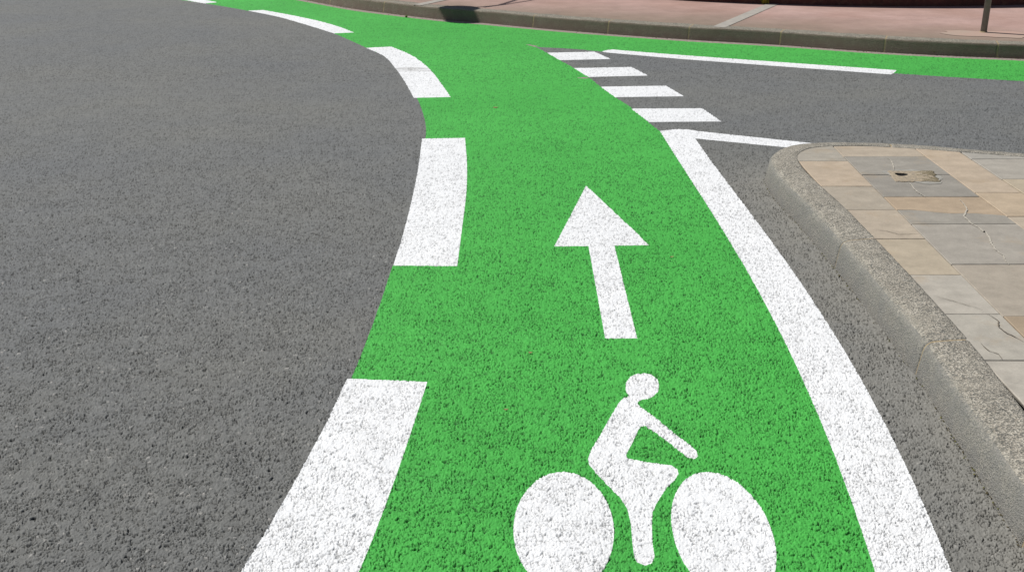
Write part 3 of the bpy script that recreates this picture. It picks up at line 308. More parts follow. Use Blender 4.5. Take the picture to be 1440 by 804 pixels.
# small jitter so that the grid never shows
jx = (rng.random(X.shape)-.5)*.5*(np.gradient(uq)[None, :]*Wr[:, None]); jy = (rng.random(X.shape)-.5)*.5*dYr[:, None]
snapped = np.zeros(X.shape, bool)
Xo = X.copy()
own = np.zeros((NR-1, NC-1), np.int16)          # 0 = asphalt
Ymid = .5*(Yr[1:]+Yr[:-1]); Wm = .5*(Wr[1:]+Wr[:-1])
um = .5*(uq[1:]+uq[:-1])
def crossings(P, y):
    xs = []
    for (x0, y0), (x1, y1) in zip(P, P[1:]+P[:1]):
        if (y0 <= y) != (y1 <= y): xs.append(x0+(x1-x0)*(y-y0)/(y1-y0))
    return sorted(xs)
RI = np.arange(NR); CI = np.arange(NC)
def rasterise(P, idx):
    ys = [p[1] for p in P]; lo, hi = min(ys), max(ys)
    # outline in grid indices (the fan keeps straight lines straight)
    G_ = []
    for x_, y_ in P:
        r_ = K_FAN/(y_+C_FAN); u_ = x_*r_*math.cos(PITCH)/CAM_H
        G_.append((float(np.interp(-r_, -rq, RI)), float(np.interp(u_, uq, CI))))
    for (r0, c0), (r1, c1) in zip(G_, G_[1:]+G_[:1]):
        if abs(r1-r0) >= abs(c1-c0):
            a, b = sorted((r0, r1))
            for r in range(max(0, math.ceil(a)), min(NR-1, math.floor(b))+1):
                cf = c0+(c1-c0)*(r-r0)/((r1-r0) or 1); c = int(round(cf))
                if 0 < c < NC-1:
                    X[r, c] = np.interp(cf, CI, uq)*Wr[r]; snapped[r, c] = True
        else:
            a, b = sorted((c0, c1))
            for c in range(max(1, math.ceil(a)), min(NC-2, math.floor(b))+1):
                rf = r0+(r1-r0)*(c-c0)/((c1-c0) or 1); r = int(round(rf))
                if 0 < r < NR-1 and not snapped[r, c]:
                    rr = np.interp(rf, RI, rq); Y[r, c] = K_FAN/rr-C_FAN; X[r, c] = uq[c]*CAM_H/(rr*math.cos(PITCH)); snapped[r, c] = True
    for r in np.nonzero((Ymid >= lo) & (Ymid <= hi))[0]:
        xs = crossings(P, Ymid[r])
        for a, b in zip(xs[::2], xs[1::2]):
            own[r, (um*Wm[r] >= a) & (um*Wm[r] < b)] = idx
AREAS = ['asphalt', 'green', 'gutter', 'dash0', 'dash1', 'dash2', 'dash3', 'dash4', 'line', 'block0', 'block1', 'block2', 'block3', 'farline', 'scrap0', 'scrap1', 'arrow', 'rider', 'wheel0', 'wheel1']
for i, a in enumerate(AREAS[1:], 1): rasterise(PLAN[a], i)
# faces under the island and behind the far kerb are not built
ISL_FOOT = catmull([(1.20, .9), (1.36, 1.9), (1.42, 2.6), (1.44, 2.88), (1.47, 3.31), (1.497, 3.75), (1.505, 4.3), (1.505, 4.85), (1.495, 5.4), (1.475, 5.8), (1.472, 6.1), (1.50, 6.36), (1.575, 6.55), (1.70, 6.69), (1.87, 6.765), (2.1, 6.785), (2.32, 6.755), (2.55, 6.69), (2.8, 6.60), (3.1, 6.49), (3.7, 6.27), (4.5, 5.97), (6, 5.40), (9, 4.27)], 10)
isl_in = offset_path(ISL_FOOT, .07)+[(9, .9)]
bk_in = offset_path(PLAN['far_kerb_foot'][::-1], -.05)
drop = np.zeros(own.shape, bool)
def mark(P):
    for r in range(NR-1):
        xs = crossings(P, Ymid[r])
        for a, b in zip(xs[::2], xs[1::2]): drop[r, (um*Wm[r] >= a) & (um*Wm[r] < b)] = True
mark(isl_in)
mark(offset_path(PLAN['far_kerb_foot'], -.06)+[(60, -10), (60, 90), (-40, 90)])
jx[snapped] = 0
X += jx; Y += jy*~snapped
# relief of rolled coarse asphalt
x = (X/.0118).ravel(); y = (Y/.0118).ravel()
wx = (vnoise(x*.8, y*.8, 3)-.5)*.9+(vnoise(x*2.1, y*2.1, 5)-.5)*.35; wy = (vnoise(x*.8, y*.8, 4)-.5)*.9+(vnoise(x*2.1, y*2.1, 6)-.5)*.35
f1, f2, cid = worley(x+wx, y+wy, 11)
g1, g2, gid = worley((x+wx*1.5)/2.1+.3, (y+wy*1.5)/2.1, 29)
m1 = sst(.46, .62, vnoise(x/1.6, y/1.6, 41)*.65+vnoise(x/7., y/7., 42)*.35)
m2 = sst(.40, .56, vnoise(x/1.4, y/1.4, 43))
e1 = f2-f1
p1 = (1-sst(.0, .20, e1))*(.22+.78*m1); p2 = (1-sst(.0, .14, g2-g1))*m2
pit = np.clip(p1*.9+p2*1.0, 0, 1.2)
relief = -(1-sst(.0, .26, e1))*(.0012+.0040*m1)-p2*.0042-np.minimum(f1, .8)**2*.0022+(cid-.5)*.0026*sst(0, .2, e1)+(gid-.5)*.0006+(vnoise(x*2.3, y*2.3, 51)-.5)*.0006+(vnoise(x/4, y/4, 52)-.5)*.0014
near = (1/(1+(dYr/.017)**2))[:, None]*np.ones((1, NC)); near = near.ravel()
edge = np.interp(np.abs(uq), [740, 760], [1, .4])[None, :]*np.ones((NR, 1)); near = near*edge.ravel()
relief = -pit*.0048-(1-sst(.02, .4, f2-f1))*.0008+(cid-.5)*.0024*sst(0, .22, f2-f1)+(gid-.5)*.0008+(vnoise(x*2.1, y*2.1, 51)-.5)*.0006+(vnoise(x/4, y/4, 52)-.5)*.0018
wmask = np.zeros((NR, NC), bool); wc_ = (own >= 3) & (own != 14) & (own != 15)
for a_, b_ in ((0, 0), (0, 1), (1, 0), (1, 1)): wmask[a_:NR-1+a_, b_:NC-1+b_] |= wc_
Z = relief*np.where(wmask.ravel(), .85, 1.4)*near+(vnoise(x/90, y/90, 61)-.5)*.003
far_keep = np.clip(near*1.25+.22, 0, 1)
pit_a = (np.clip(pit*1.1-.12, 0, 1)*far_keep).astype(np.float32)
tone_a = (.5+(cid-.5)*np.clip(near+.45, 0, 1)).astype(np.float32)
V = np.stack([X.ravel(), Y.ravel(), Z], 1).astype(np.float32)
idx = np.arange(NR*NC).reshape(NR, NC)
quads = np.stack([idx[:-1, :-1], idx[:-1, 1:], idx[1:, 1:], idx[1:, :-1]], -1)
def area_mesh(name, k, mat, pit_scale=1., lift=0., parent=None, base=None):
    q = quads[(own == k) & ~drop]
    if len(q) == 0: return None
    u, inv = np.unique(q.ravel(), return_inverse=True)
    me = bpy.data.meshes.new(name); v = V[u].copy()
    if base is not None: v -= np.array(base, np.float32)
    v[:, 2] += lift
    me.vertices.add(len(u)); me.vertices.foreach_set('co', v.ravel())
    n = len(q); me.loops.add(n*4); me.loops.foreach_set('vertex_index', inv.astype(np.int32).ravel())
    me.polygons.add(n); me.polygons.foreach_set('loop_start', np.arange(0, n*4, 4, dtype=np.int32))
    me.polygons.foreach_set('use_smooth', np.ones(n, bool))
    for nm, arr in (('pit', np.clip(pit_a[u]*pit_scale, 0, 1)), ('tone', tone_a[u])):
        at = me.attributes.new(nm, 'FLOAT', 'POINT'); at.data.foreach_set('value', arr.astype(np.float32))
    me.materials.append(mat); me.update(calc_edges=True); me.validate()
    o = bpy.data.objects.new(name, me)
    if base is not None and parent is None: o.location = base
    return link(o, parent)
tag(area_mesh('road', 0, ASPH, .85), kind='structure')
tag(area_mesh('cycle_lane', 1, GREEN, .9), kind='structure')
tag(area_mesh('gutter_strip', 2, GUT), kind='structure')
def centre(k):
    P = PLAN[AREAS[k]]; return (sum(p[0] for p in P)/len(P), sum(p[1] for p in P)/len(P), 0.)
DG = 'white dashes along the left edge of the green cycle lane'
for k, lab in ((3, 'thin end of a white dash cut by the top edge, farthest of the lane dashes'),
               (4, 'long curved white dash at the top where the green lane bends away'),
               (5, 'curved white dash with a grey dirt smear across its middle'),
               (6, 'white dash on the lane edge directly left of the white arrow'),
               (7, 'largest and nearest white dash, left of the painted cyclist')):
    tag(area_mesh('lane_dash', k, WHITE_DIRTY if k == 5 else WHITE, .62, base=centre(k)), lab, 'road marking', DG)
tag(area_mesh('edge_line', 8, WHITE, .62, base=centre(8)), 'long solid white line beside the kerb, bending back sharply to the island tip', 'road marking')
BG = 'white crossing blocks across the side road mouth'
for k, lab in ((9, 'farthest and smallest white crossing block beside the green lane'),
               (10, 'second farthest white crossing block, next to the little white paint scrap'),
               (11, 'third white crossing block counting from the far kerb'),
               (12, 'nearest and largest white crossing block, just beyond the solid line corner')):
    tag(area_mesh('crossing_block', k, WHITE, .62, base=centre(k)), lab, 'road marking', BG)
tag(area_mesh('edge_line', 13, WHITE, .6, base=centre(13)), 'thin straight white line between the far green strip and the side road', 'road marking')
tag(area_mesh('paint_scrap', 14, GUT, .5, base=centre(14)), 'pale scrap of old paint at the sharp tip of the asphalt', 'paint mark', 'scraps of old paint')
tag(area_mesh('paint_scrap', 15, GUT, .5, base=centre(15)), 'pale scrap of old paint on the green beside a crossing block', 'paint mark', 'scraps of old paint')
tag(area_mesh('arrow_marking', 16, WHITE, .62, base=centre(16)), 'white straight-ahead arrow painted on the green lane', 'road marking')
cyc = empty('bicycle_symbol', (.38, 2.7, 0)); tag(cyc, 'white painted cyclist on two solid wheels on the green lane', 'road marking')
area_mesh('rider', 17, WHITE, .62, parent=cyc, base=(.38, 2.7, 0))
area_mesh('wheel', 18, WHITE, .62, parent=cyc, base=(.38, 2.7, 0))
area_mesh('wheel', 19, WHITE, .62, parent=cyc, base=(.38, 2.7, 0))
# the wider ground beyond the detailed part
gv = [(-300, -300, -.03), (300, -300, -.03), (300, 300, -.03), (-300, 300, -.03)]
tag(mesh_obj('ground', gv, [(0, 1, 2, 3)], simple('far_asphalt', (.15, .147, .14), (.13, .13, .13), 180, .004)), kind='structure')
# ------------------------------------------------------------------ kerbs
def kerb(name, foot, prof, mat, joints, side=1, step=.02, wob=.0015, jw=.006, rec=1.):
    P = resample(foot, step)
    s = [0]
    for a, b in zip(P, P[1:]): s.append(s[-1]+math.dist(a, b))
    js = []
    for jp in joints:
        i = min(range(len(P)), key=lambda q: math.dist(P[q], jp)); js.append(s[i])
    st = [(v, 0) for v in s if all(abs(v-j) > jw*1.8 for j in js)]
    for j in js: st += [(j-jw*1.75, 0), (j-jw, .3), (j-jw*.62, 1), (j+jw*.62, 1), (j+jw, .3), (j+jw*1.75, 0)]
    st.sort()
    offs = [offset_path(P, side*o) for o, _ in prof]
    sa = np.array(s); V = []; F = []; fm = []
    for v, r in st:
        for k, (o, z) in enumerate(prof):
            px = np.interp(v, sa, [p[0] for p in offs[k]]); py = np.interp(v, sa, [p[1] for p in offs[k]])
            w = wob*(float(vnoise(np.array([v*31.]), np.array([k*1.7]), 5)[0])-.5)*2
            w += wob*1.6*(float(vnoise(np.array([v*6.]), np.array([k*.6]), 6)[0])-.5)*2
            if r: px += (offs[-1][0][0]-offs[0][0][0])*0; z = z-.005*r*rec if 0 < k < len(prof)-1 else z
            if r and k < 7:
                i = min(len(P)-2, int(np.searchsorted(sa, v))); n = offset_path(P[max(0, i-1):i+2], side*.006*r*rec)[1 if i > 0 else 0]
                px += n[0]-P[i][0]; py += n[1]-P[i][1]
            V.append((px, py, z+(w if 1 < k < len(prof)-2 else 0)))
    m = len(prof)
    for i in range(len(st)-1):
        mid = st[i][1] == 1 and st[i+1][1] == 1
        for k in range(m-1):
            f = (i*m+k, (i+1)*m+k, (i+1)*m+k+1, i*m+k+1)
            F.append(f if side < 0 else f[::-1]); fm.append(1 if mid else 0)
    o = mesh_obj(name, V, F, [mat, MORTAR], fm=fm)
    return o
prof_n = [(0, -.03), (0, .0), (.006, .045), (.014, .095), (.019, .113), (.027, .124), (.038, .131), (.055, .1355), (.09, .140), (.13, .1445), (.165, .1462), (.174, .1445), (.178, .139), (.178, .10)]
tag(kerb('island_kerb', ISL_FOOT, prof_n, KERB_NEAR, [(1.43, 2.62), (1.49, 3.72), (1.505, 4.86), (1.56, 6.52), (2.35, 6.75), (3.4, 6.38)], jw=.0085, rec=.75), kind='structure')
KH = .13
prof_f = [(0, -.03), (0, 0), (.012, .05), (.022, .105), (.025, .118), (.031, .126), (.042, KH), (.12, KH+.002), (.19, KH+.003), (.194, KH-.004), (.194, .08)]
FK = PLAN['far_kerb_foot']
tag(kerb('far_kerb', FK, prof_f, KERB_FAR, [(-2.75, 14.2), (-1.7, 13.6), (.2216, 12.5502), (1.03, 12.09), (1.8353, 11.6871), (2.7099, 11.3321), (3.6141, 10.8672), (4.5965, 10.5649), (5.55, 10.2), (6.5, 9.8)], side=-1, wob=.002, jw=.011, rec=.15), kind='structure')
# ------------------------------------------------------------------ far pavement
inn = offset_path(FK, -.19)
inn = [p for p in inn]
pv = [(p[0], p[1], KH) for p in inn]+[(60, 0, KH), (60, 90, KH), (-60, 90, KH), (-40, 40, KH)]
tag(mesh_obj('pavement', pv, [tuple(range(len(pv)))], PAVE, smooth=False), kind='structure')
def sheet(name, pts, z, mat): return mesh_obj(name, [(a, b, z) for a, b in pts], [tuple(range(len(pts)))], mat, smooth=False)
def band(a, b, w):
    dx, dy = b[0]-a[0], b[1]-a[1]; l = math.hypot(dx, dy); nx, ny = dy/l*w/2, -dx/l*w/2
    return [(a[0]-nx, a[1]-ny), (a[0]+nx, a[1]+ny), (b[0]+nx, b[1]+ny), (b[0]-nx, b[1]-ny)]
t = sheet('paving_strip', band((2.135, 11.65), (3.20, 13.72), .135), KH+.004, PINK_STRIP); tag(t, 'pale stone strip crossing the red pavement right of centre', 'paving strip', 'pale strips across the red pavement')
t = sheet('paving_strip', band((-1.12, 13.45), (-.10, 15.4), .12), KH+.004, PINK_STRIP); tag(t, 'pale stone strip crossing the pavement left of the round shadow', 'paving strip', 'pale strips across the red pavement')
def blob(cx, cy, rx, ry, n=40, rot=-.4, s=1):
    o = []
    for k in range(n):
        a = math.tau*k/n; q = 1+.22*math.sin(2*a+s)+.12*math.sin(5*a+2*s)+.05*math.sin(11*a)
        X_, Y_ = rx*q*math.cos(a), ry*q*math.sin(a); o.append((cx+X_*math.cos(rot)-Y_*math.sin(rot), cy+X_*math.sin(rot)+Y_*math.cos(rot)))
    return o
tag(sheet('repair_patch', blob(4.80, 11.17, .46, .24, s=.4), KH+.0035, PATCH1), kind='structure')
# post
post = empty('signpost', (4.733, 11.30, KH)); tag(post, 'plain grey round metal post standing on the red pavement', 'post')
v, f = lathe([(0, 0), (.031, 0), (.031, 1.2), (.031, 2.58)], 28); mesh_obj('pole', v, f, POLE, post)
v, f = lathe([(.031, 2.58), (.034, 2.585), (.034, 2.60), (.02, 2.615), (.0, 2.62)], 28); mesh_obj('cap', v, f, POLE, post)
v, f = lathe([(.031, .012), (.036, .010), (.040, .006), (.042, .0)], 28); mesh_obj('collar', v, f, MORTAR, post)
# round planter wall
wc = (4.75, 19.87); RW = 6.5
pl = empty('planter', (wc[0], wc[1], KH)); tag(pl, 'low dark red stone planter wall at the back of the pavement', 'planter')
def ring(prof): return lathe(prof, 256)
v, f = ring([(RW-.28, 0), (RW-.28, .42), (RW, .42), (RW, .10), (RW+.02, .09), (RW+.02, 0)]); mesh_obj('wall', v, f, WALL, pl, smooth=False)
v, f = ring([(RW-.30, .422), (RW-.30, .48), (RW+.04, .48), (RW+.05, .47), (RW+.05, .432), (RW+.04, .422), (RW-.3, .422)]); mesh_obj('coping', v, f, WALL, pl, smooth=False)
v, f = ring([(0, .39), (3, .37), (RW-.29, .34)]); mesh_obj('soil', v, f, SOIL, pl)
# ------------------------------------------------------------------ street lamp standing beyond the top of the view; its shadow falls on the kerb
HL = 3.5; tE = math.tan(SUN_EL)
def unshadow(gx, gy, z, gz=KH):
    d = (z-gz)/tE; return (gx+SUN_H[0]*d, gy+SUN_H[1]*d, z)
lc = unshadow(-.60, 13.15, HL); foot_l = unshadow(1.35, 15.5, HL)
lamp = empty('street_lamp', (foot_l[0], foot_l[1], KH)); tag(lamp, 'dark steel street lamp with round shade, standing behind the pavement', 'street lamp')
def loc(p): return (p[0]-foot_l[0], p[1]-foot_l[1], p[2]-KH)
v, f = tube([(0, 0, 0), (0, 0, .25), (0, 0, 1.8), (0, 0, HL-KH+.25)], [.075, .06, .045, .035], 20); mesh_obj('pole', v, f, STEEL, lamp)
a1 = [unshadow(*q, HL+h) for q, h in (((-.42, 13.28), 0.), ((-.30, 13.33), 0.), ((-.143, 13.45), 0.), ((-.04, 13.70), 0.), ((0.02, 14.0), 0.))]
a1 = [(p[0], p[1], HL) for p in [unshadow(-.45, 13.27, HL), unshadow(-.30, 13.33, HL), unshadow(-.15, 13.46, HL), unshadow(-.05, 13.70, HL), unshadow(.10, 14.1, HL), unshadow(.7, 14.9, HL), (foot_l[0], foot_l[1], HL)]]
a2 = [(p[0], p[1], HL) for p in [unshadow(-.36, 13.25, HL), unshadow(-.10, 13.53, HL), unshadow(.19, 13.90, HL), unshadow(.62, 14.55, HL), (foot_l[0], foot_l[1], HL)]]
v, f = tube([loc(p) for p in a1], .021, 10); mesh_obj('bracket', v, f, STEEL, lamp)
v, f = tube([loc((p[0], p[1], p[2]+.03)) for p in a2], .016, 10); mesh_obj('bracket', v, f, STEEL, lamp)
lx, ly, lz = loc(lc)
v, f = lathe([(.0, .10), (.05, .10), (.07, .05), (.19, .02), (.245, -.02), (.245, -.045), (.235, -.045), (.19, -.0), (.0, .02)], 40, (lx, ly)); mesh_obj('lamp_shade', [(a, b, c+lz) for a, b, c in v], f, STEEL, lamp)
v, f = lathe([(.0, -.07), (.1, -.06), (.19, -.03), (.2, -.01)], 40, (lx, ly)); mesh_obj('lens', [(a, b, c+lz) for a, b, c in v], f, GLASS, lamp)
# ------------------------------------------------------------------ island paving
ZT = .1425
clipP = [(1.655, .9), (1.655, 6.1), (1.665, 6.36), (1.72, 6.50), (1.83, 6.60), (1.98, 6.645), (2.10, 6.65), (2.32, 6.605), (2.52, 6.54), (2.75, 6.46), (3.05, 6.35), (3.65, 6.13), (8.95, 4.15), (8.95, .9)]
def clip(poly, C):
    for a, b in zip(C, C[1:]+C[:1]):
        out = []; ex, ey = b[0]-a[0], b[1]-a[1]
        ins = lambda p: ex*(p[1]-a[1])-ey*(p[0]-a[0]) <= 1e-9
        for p, q in zip(poly, poly[1:]+poly[:1]):
            ip, iq = ins(p), ins(q)
            if ip: out.append(p)
            if ip != iq:
                dp = ex*(p[1]-a[1])-ey*(p[0]-a[0]); dq = ex*(q[1]-a[1])-ey*(q[0]-a[0]); t_ = dp/(dp-dq)
                out.append((p[0]+(q[0]-p[0])*t_, p[1]+(q[1]-p[1])*t_))
        poly = out
        if len(poly) < 3: return []
    return poly
BEI, BE2, GR, GR2, WG, BR = (.47, .375, .275), (.43, .36, .275), (.29, .272, .238), (.258, .243, .215), (.37, .34, .285), (.33, .25, .165)
LB = (.43, .40, .345)
cols = [((1.60, 1.60), (1.955, 1.885), [(6.9, None), (6.25, WG), (5.73, BEI), (5.31, (.38, .33, .26)), (4.86, BE2), (4.39, (.44, .37, .27)), (3.96, LB), (3.54, (.42, .395, .34)), (3.1, LB), (2.6, WG), (2.1, BE2), (1.5, GR), (.9, WG)]),
        ((1.955, 1.885), (2.435, 2.425), [(6.9, None), (6.36, BE2), (5.96, GR), (5.54, GR2), (5.08, 'two'), (4.52, (.335, .31, .27)), (3.94, (.36, .315, .255)), (3.5, BR), (3.0, WG), (2.4, GR), (1.7, BE2), (.9, GR)]),
        ((2.435, 2.425), (2.675, 2.685), [(6.9, None), (5.61, BEI), (5.20, (.47, .365, .25)), (4.75, BE2), (4.2, BEI), (3.7, WG), (3.1, BE2), (2.5, BEI), (1.8, WG), (.9, BEI)])]
xx = 2.68; wide = True
while xx < 8.9:
    w_ = .49 if wide else .25; rows = [(6.9, None)]; yy = 6.30 if xx < 2.7 else 6.6-random.random()*.5
    if xx < 2.7: rows += [(6.30, (.35, .335, .30)), (5.87, (.37, .345, .30)), (5.42, (.43, .36, .26))]; yy = 5.42
    while yy > 1.2: rows.append((yy-.001, random.choice([BEI, BE2, GR, GR2, WG, LB]))) if yy < rows[-1][0]-.05 else None; yy -= random.uniform(.36, .6)
    rows.append((.9, WG)); cols.append(((xx, xx), (xx+w_, xx+w_), rows)); xx += w_; wide = not wide
TV = []; TF = []; TC = []
def xat(e, y_): return e[1]+(e[0]-e[1])*(y_-3.7)/(6.55-3.7)
def add_tile(poly, c, inset=True, wave=None):
    poly = clip(poly, clipP)
    if len(poly) < 3: return
    c = tuple(a*.76+m_*.24+random.uniform(-.012, .012)*0 for a, m_ in zip(c, (.35, .315, .26)))
    cx = sum(p[0] for p in poly)/len(poly); cy = sum(p[1] for p in poly)/len(poly)
    z = ZT+random.uniform(-.0009, .0009); tx, ty = random.uniform(-.004, .004), random.uniform(-.003, .003)
    # outline refined so that edges are slightly worn
    ol = []
    for a, b in zip(poly, poly[1:]+poly[:1]):
        n = max(1, int(math.dist(a, b)/.03))
        for k in range(n): ol.append((a[0]+(b[0]-a[0])*k/n, a[1]+(b[1]-a[1])*k/n))
    def ins(p, d):
        dx, dy = p[0]-cx, p[1]-cy; return (p[0]-math.copysign(min(d, abs(dx)*.5), dx), p[1]-math.copysign(min(d, abs(dy)*.5), dy))
    n = len(ol); b0 = len(TV)
    for d, dz in ((.002, -.012), (.002, -.003), (.0045, 0)):
        for p in ol:
            q = ins(p, d+random.random()*.0008); TV.append((q[0], q[1], z+dz+tx*(q[0]-cx)+ty*(q[1]-cy))); TC.append(c)
    for r_ in range(2):
        for k in range(n): TF.append((b0+r_*n+k, b0+r_*n+(k+1) % n, b0+(r_+1)*n+(k+1) % n, b0+(r_+1)*n+k))
    TF.append(tuple(b0+2*n+k for k in range(n)))
for eL, eR, rows in cols:
    for (y1, _), (y0, c) in zip(rows, rows[1:]):
        y0 = y0; rect = [(xat(eL, y0), y0), (xat(eR, y0), y0), (xat(eR, y1), y1), (xat(eL, y1), y1)]
        if c == 'two':
            m = [(xat(eL, 5.3)+(xat(eR, 5.3)-xat(eL, 5.3))*k/8, 5.31-.10*k/8+.014*math.sin(k*1.3)) for k in range(9)]
            add_tile([rect[0], rect[1]]+m[::-1], GR); add_tile(m+[rect[2], rect[3]], (.40, .30, .20)); continue
        add_tile(rect, c)
# orientation check of the clip polygon is clockwise, tiles are counter-clockwise
pav = mesh_obj('island_paving', TV, TF, TILE, smooth=False); tag(pav, kind='structure')
at = pav.data.attributes.new('tint', 'FLOAT_COLOR', 'POINT'); at.data.foreach_set('color', np.array([(*c, 1) for c in TC], np.float32).ravel())
bedp = [(a+.0, b) for a, b in clipP]; tag(sheet('paving_bed', bedp[::-1], ZT-.007, BED), kind='structure')
def ribbon(P, w, z, seed):
    r_ = random.Random(seed); Q = []
    for a, b in zip(P, P[1:]):
        n = max(1, int(math.dist(a, b)/.012))
        for k in range(n): Q.append((a[0]+(b[0]-a[0])*k/n+r_.uniform(-.002, .002), a[1]+(b[1]-a[1])*k/n+r_.uniform(-.003, .003)))
    Q.append(P[-1]); V = []; F = []
    for i, p in enumerate(Q):
        a, b = Q[max(0, i-1)], Q[min(len(Q)-1, i+1)]; dx, dy = b[0]-a[0], b[1]-a[1]; l = math.hypot(dx, dy)
        ww = w*r_.uniform(.6, 1.2)*min(1, .25+3*min(i, len(Q)-1-i)/len(Q)); V += [(p[0]+dy/l*ww/2, p[1]-dx/l*ww/2, z), (p[0]-dy/l*ww/2, p[1]+dx/l*ww/2, z)]
    for i in range(len(Q)-1): F.append((2*i, 2*i+2, 2*i+3, 2*i+1))
    return V, F
VV = []; FF = []; fm = []
for nm, w_, mi in (('vein0', .007, 0), ('vein1', .007, 0), ('vein2', .009, 0), ('crack0', .0045, 1), ('crack1', .003, 1), ('crack2', .0028, 1), ('crack3', .0035, 1)):
    v, f = ribbon(PLAN[nm], w_, ZT+.0036, len(nm)*7+ord(nm[-1])); b0 = len(VV); VV += v; FF += [tuple(i+b0 for i in q) for q in f]; fm += [mi]*len(f)
tag(mesh_obj('paving_cracks', VV, FF, [VEIN, CRACKM], fm=fm, smooth=False), kind='structure')
# the mortar-filled post hole in the island
sk = empty('post_socket', (2.2, 5.92, ZT)); tag(sk, 'broken mortar filled post hole with a dark opening set in the island slabs', 'post hole')
hx, hy = 2.155-2.2, 5.945-5.92; hr = (.033, .030); n = 64
cor = [(2.0834-2.2, 5.8142-5.92), (2.3256-2.2, 5.8142-5.92), (2.3579-2.2, 6.0287-5.92), (2.1047-2.2, 6.0287-5.92)]
def ray(a):
    dx, dy = math.cos(a), math.sin(a); best = 9
    for p, q in zip(cor, cor[1:]+cor[:1]):
        ex, ey = q[0]-p[0], q[1]-p[1]; den = dx*ey-dy*ex
        if abs(den) < 1e-9: continue
        t_ = ((p[0]-hx)*ey-(p[1]-hy)*ex)/den; s_ = ((p[0]-hx)*dy-(p[1]-hy)*dx)/den
        if t_ > 0 and 0 <= s_ <= 1: best = min(best, t_)
    return best
V_ = []; F_ = []
rings = [(-1, .002), (0, .002), (0, .006), (.15, .0065), (.3, .006), (.5, .0055), (.7, .005), (.85, .0045), (.96, .004), (1, .002), (1.0, -.002)]
for t_, z_ in rings:
    for k in range(n):
        a = math.tau*k/n; rm = ray(a)*(1+.03*math.sin(7*a)+.03*math.sin(17*a+1)+.02*math.sin(29*a)); r0 = math.hypot(hr[0]*math.cos(a), hr[1]*math.sin(a))*(1+.12*math.sin(3*a+1))
        r_ = r0+(rm-r0)*max(t_, 0) if t_ >= 0 else .001
        px, py = hx+r_*math.cos(a), hy+r_*math.sin(a)
        hz = z_+(.005*(vnoise(np.array([px*90+9.]), np.array([py*90+9.]), 8)[0]-.5) if .1 < t_ < .97 else 0)
        hz += (.007*math.exp(-(((px-.10)/.06)**2+((py-.02)/.05)**2)) if .1 < t_ < .9 else 0)
        V_.append((px, py, float(hz)))
for i in range(len(rings)-1):
    for k in range(n): F_.append((i*n+k, i*n+(k+1) % n, (i+1)*n+(k+1) % n, (i+1)*n+k))
fm = [1 if i < 2*n else 0 for i in range(len(F_))]
for i in range(2*n, len(F_)):
    c_ = [V_[j] for j in F_[i]]; mx = sum(p[0] for p in c_)/4
    if mx > .07+.04*math.sin(i*1.7)+.02*math.sin(i*.37): fm[i] = 2
sm = blob(.02, .005, .155, .125, rot=0, s=4); mesh_obj('smear', [(a, b, .0016) for a, b in sm], [tuple(range(len(sm)))], simple('lime_smear', (.36, .345, .305), (.27, .26, .232), 26, .002), sk, smooth=False)
mesh_obj('mortar_fill', V_, F_, [SOCK, HOLE, MOUND], sk, fm=fm)
# ------------------------------------------------------------------ weeds and dry leaves
def weed(lab, x_, y_, z_, h_, n_, mat, w_=.006):
    V = []; F = []
    for k in range(n_):
        a = random.random()*math.tau; L_ = h_*random.uniform(.5, 1.1); lean = random.uniform(.3, 1.1); bx, by = random.uniform(-.5, .5)*h_, random.uniform(-.12, .12)*h_
        b0 = len(V)
        for i in range(5):
            t_ = i/4; r_ = L_*lean*t_*t_*.8; zz = L_*(t_-.25*lean*t_*t_); ww = w_*math.sin(math.pi*(.15+.85*t_)) if i < 4 else .0005
            cx, cy = bx+r_*math.cos(a), by+r_*math.sin(a); px, py = -math.sin(a)*ww, math.cos(a)*ww
            V += [(cx-px, cy-py, zz), (cx+px, cy+py, zz)]
        for i in range(4): F.append((b0+2*i, b0+2*i+1, b0+2*i+3, b0+2*i+2))
    o = mesh_obj('weed', V, F, mat, loc=(x_, y_, z_)); tag(o, lab, 'weed', 'weeds growing along the kerb and wall'); return o
weed('yellow green weed at the far kerb foot, nearest to the post', 4.055, 10.755, 0, .05, 26, LEAF)
weed('tall yellow sprout at the far kerb foot above the crossing blocks', 1.55, 11.93, 0, .075, 22, LEAFY)
weed('low flat weed left of the yellow sprout at the far kerb foot', 1.24, 12.04, 0, .035, 20, LEAF)
weed('yellow flowering weed at the foot of the red planter wall', 3.02, 13.56, KH, .09, 30, LEAFY)
weed('tiny weed on the far kerb foot left of the round shadow', -1.25, 13.36, 0, .03, 14, LEAF)
weed('tiny weed in the gutter at the rounded tip of the island kerb', 1.525, 6.40, 0, .02, 8, LEAFY, .004)
for x_, y_, lab, s_ in ((-.02, 3.434, 'tiny reddish dry leaf on the green left of the painted cyclist', .008), (.0715, 3.905, 'tiny reddish dry leaf on the green left of the arrow stem', .008), (-.1244, 8.356, 'small tan dry leaf on the green far above the arrow', .02), (.7665, 5.00, 'tiny pale dry leaf on the green right of the arrow head', .009)):
    V = []; F = []; b = 9
    for i in range(b):
        t_ = i/(b-1); w_ = s_*.38*math.sin(math.pi*t_)**.8+.0003; V += [(s_*(2*t_-1), -w_, .001+.004*t_*t_), (s_*(2*t_-1), 0, .0035+.003*t_), (s_*(2*t_-1), w_, .002+.003*(1-t_))]
    for i in range(b-1):
        for j in (0, 1): F.append((3*i+j, 3*i+3+j, 3*i+4+j, 3*i+1+j))
    o = mesh_obj('dry_leaf', V, F, DRY, loc=(x_, y_, .002)); o.rotation_euler = (0, 0, random.uniform(-.4, .4)); tag(o, lab, 'leaf', 'dry leaf bits on the green lane')
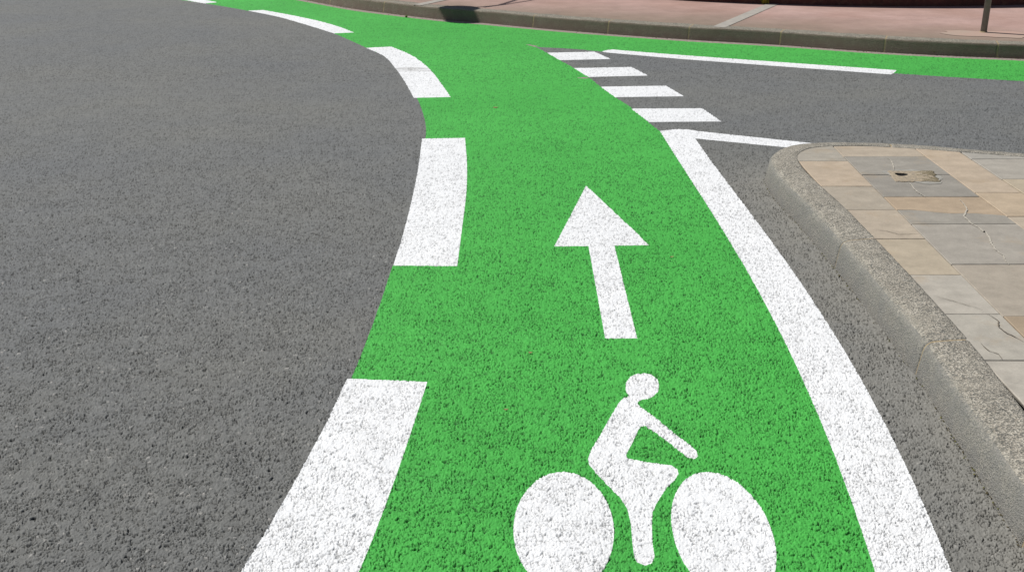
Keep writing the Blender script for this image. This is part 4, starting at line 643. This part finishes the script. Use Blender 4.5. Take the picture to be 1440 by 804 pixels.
def grit(name, pts, mats):
    V = []; F = []; fm = []
    for x_, y_, z_, s_ in pts:
        b0 = len(V); base = [(1, 0, 0), (-1, 0, 0), (0, 1, 0), (0, -1, 0), (0, 0, 1), (0, 0, -1)]; an = random.random()*6.28; mi = random.randrange(len(mats))
        for p in base:
            q = s_*random.uniform(.6, 1.3); X_, Y_ = p[0]*math.cos(an)-p[1]*math.sin(an), p[0]*math.sin(an)+p[1]*math.cos(an)
            V.append((x_+X_*q, y_+Y_*q*1.3, z_+max(p[2], -.3)*q*.6))
        for t in ((0, 2, 4), (2, 1, 4), (1, 3, 4), (3, 0, 4), (2, 0, 5), (1, 2, 5), (3, 1, 5), (0, 3, 5)): F.append(tuple(b0+i for i in t)); fm.append(mi)
    o = mesh_obj(name, V, F, mats, fm=fm, smooth=False); tag(o, kind='stuff'); return o
DIRT = simple('gutter_dirt', (.10, .08, .045), (.06, .055, .03), 200); DIRT2 = simple('pale_grit', (.34, .31, .26), (.24, .22, .18), 200); MOSS = simple('moss', (.10, .12, .025), (.15, .13, .04), 200)
gp = []
foot_pts = [p for p in resample(ISL_FOOT, .004) if 2.0 < p[1] < 6.75 and p[0] < 2.6]
for p in foot_pts:
    dens = vnoise(np.array([p[1]*3.1]), np.array([2.2]), 77)[0]
    if random.random() < .10+.65*max(0, dens-.35):
        o_ = offset_path([(p[0], p[1]-.01), p, (p[0], p[1]+.01)], 0)[1]; gp.append((p[0]-abs(random.gauss(.0, .006)), p[1], .0015, random.uniform(.0015, .0042)))
tag(grit('gutter_debris', gp, [DIRT, DIRT, MOSS, DIRT2]), 'brown dirt and moss specks lining the foot of the island kerb', 'dirt')
gp = []
ff = resample(offset_path(FK, -.0), .012)
for p in ff:
    dens = vnoise(np.array([p[0]*2.3]), np.array([5.2]), 78)[0]
    if -3 < p[0] < 7 and random.random() < .7*max(0, dens-.45): gp.append((p[0]-.03*abs(random.gauss(0, .6)), p[1]-.06*abs(random.gauss(0, .6)), .003, random.uniform(.003, .009)))
tag(grit('gutter_debris', gp, [DIRT, MOSS, DIRT2]), 'brown dirt specks lying in the gutter of the far kerb', 'dirt')
# ------------------------------------------------------------------ light, sky, camera
W = bpy.data.worlds.new('World'); SC.world = W; W.use_nodes = True
nt = W.node_tree; sky = nt.nodes.new('ShaderNodeTexSky'); sky.sky_type = 'NISHITA'; sky.sun_disc = False
sky.sun_elevation = SUN_EL; sky.sun_rotation = math.atan2(SUN_H[0], SUN_H[1])
bg = nt.nodes['Background']; bg.inputs['Strength'].default_value = .043; nt.links.new(sky.outputs[0], bg.inputs[0])
sl = bpy.data.lights.new('sun', 'SUN'); sl.energy = 4.55; sl.angle = R(.53); sl.color = (1., .972, .93)
so = link(bpy.data.objects.new('sun', sl)); 
from mathutils import Vector
so.rotation_euler = Vector((SUN_H[0]*math.cos(SUN_EL), SUN_H[1]*math.cos(SUN_EL), math.sin(SUN_EL))).to_track_quat('Z', 'Y').to_euler(); so.location = (-5, 3, 8)
cam = bpy.data.cameras.new('camera'); cam.sensor_width = 36; cam.lens = 36*FPX/1440; cam.clip_start = .05; cam.clip_end = 2000
co = link(bpy.data.objects.new('camera', cam)); co.location = (0, 0, CAM_H); co.rotation_euler = (math.pi/2-PITCH, 0, 0); SC.camera = co
SC.view_settings.view_transform = 'Standard'; SC.view_settings.look = 'None'; SC.view_settings.exposure = 0
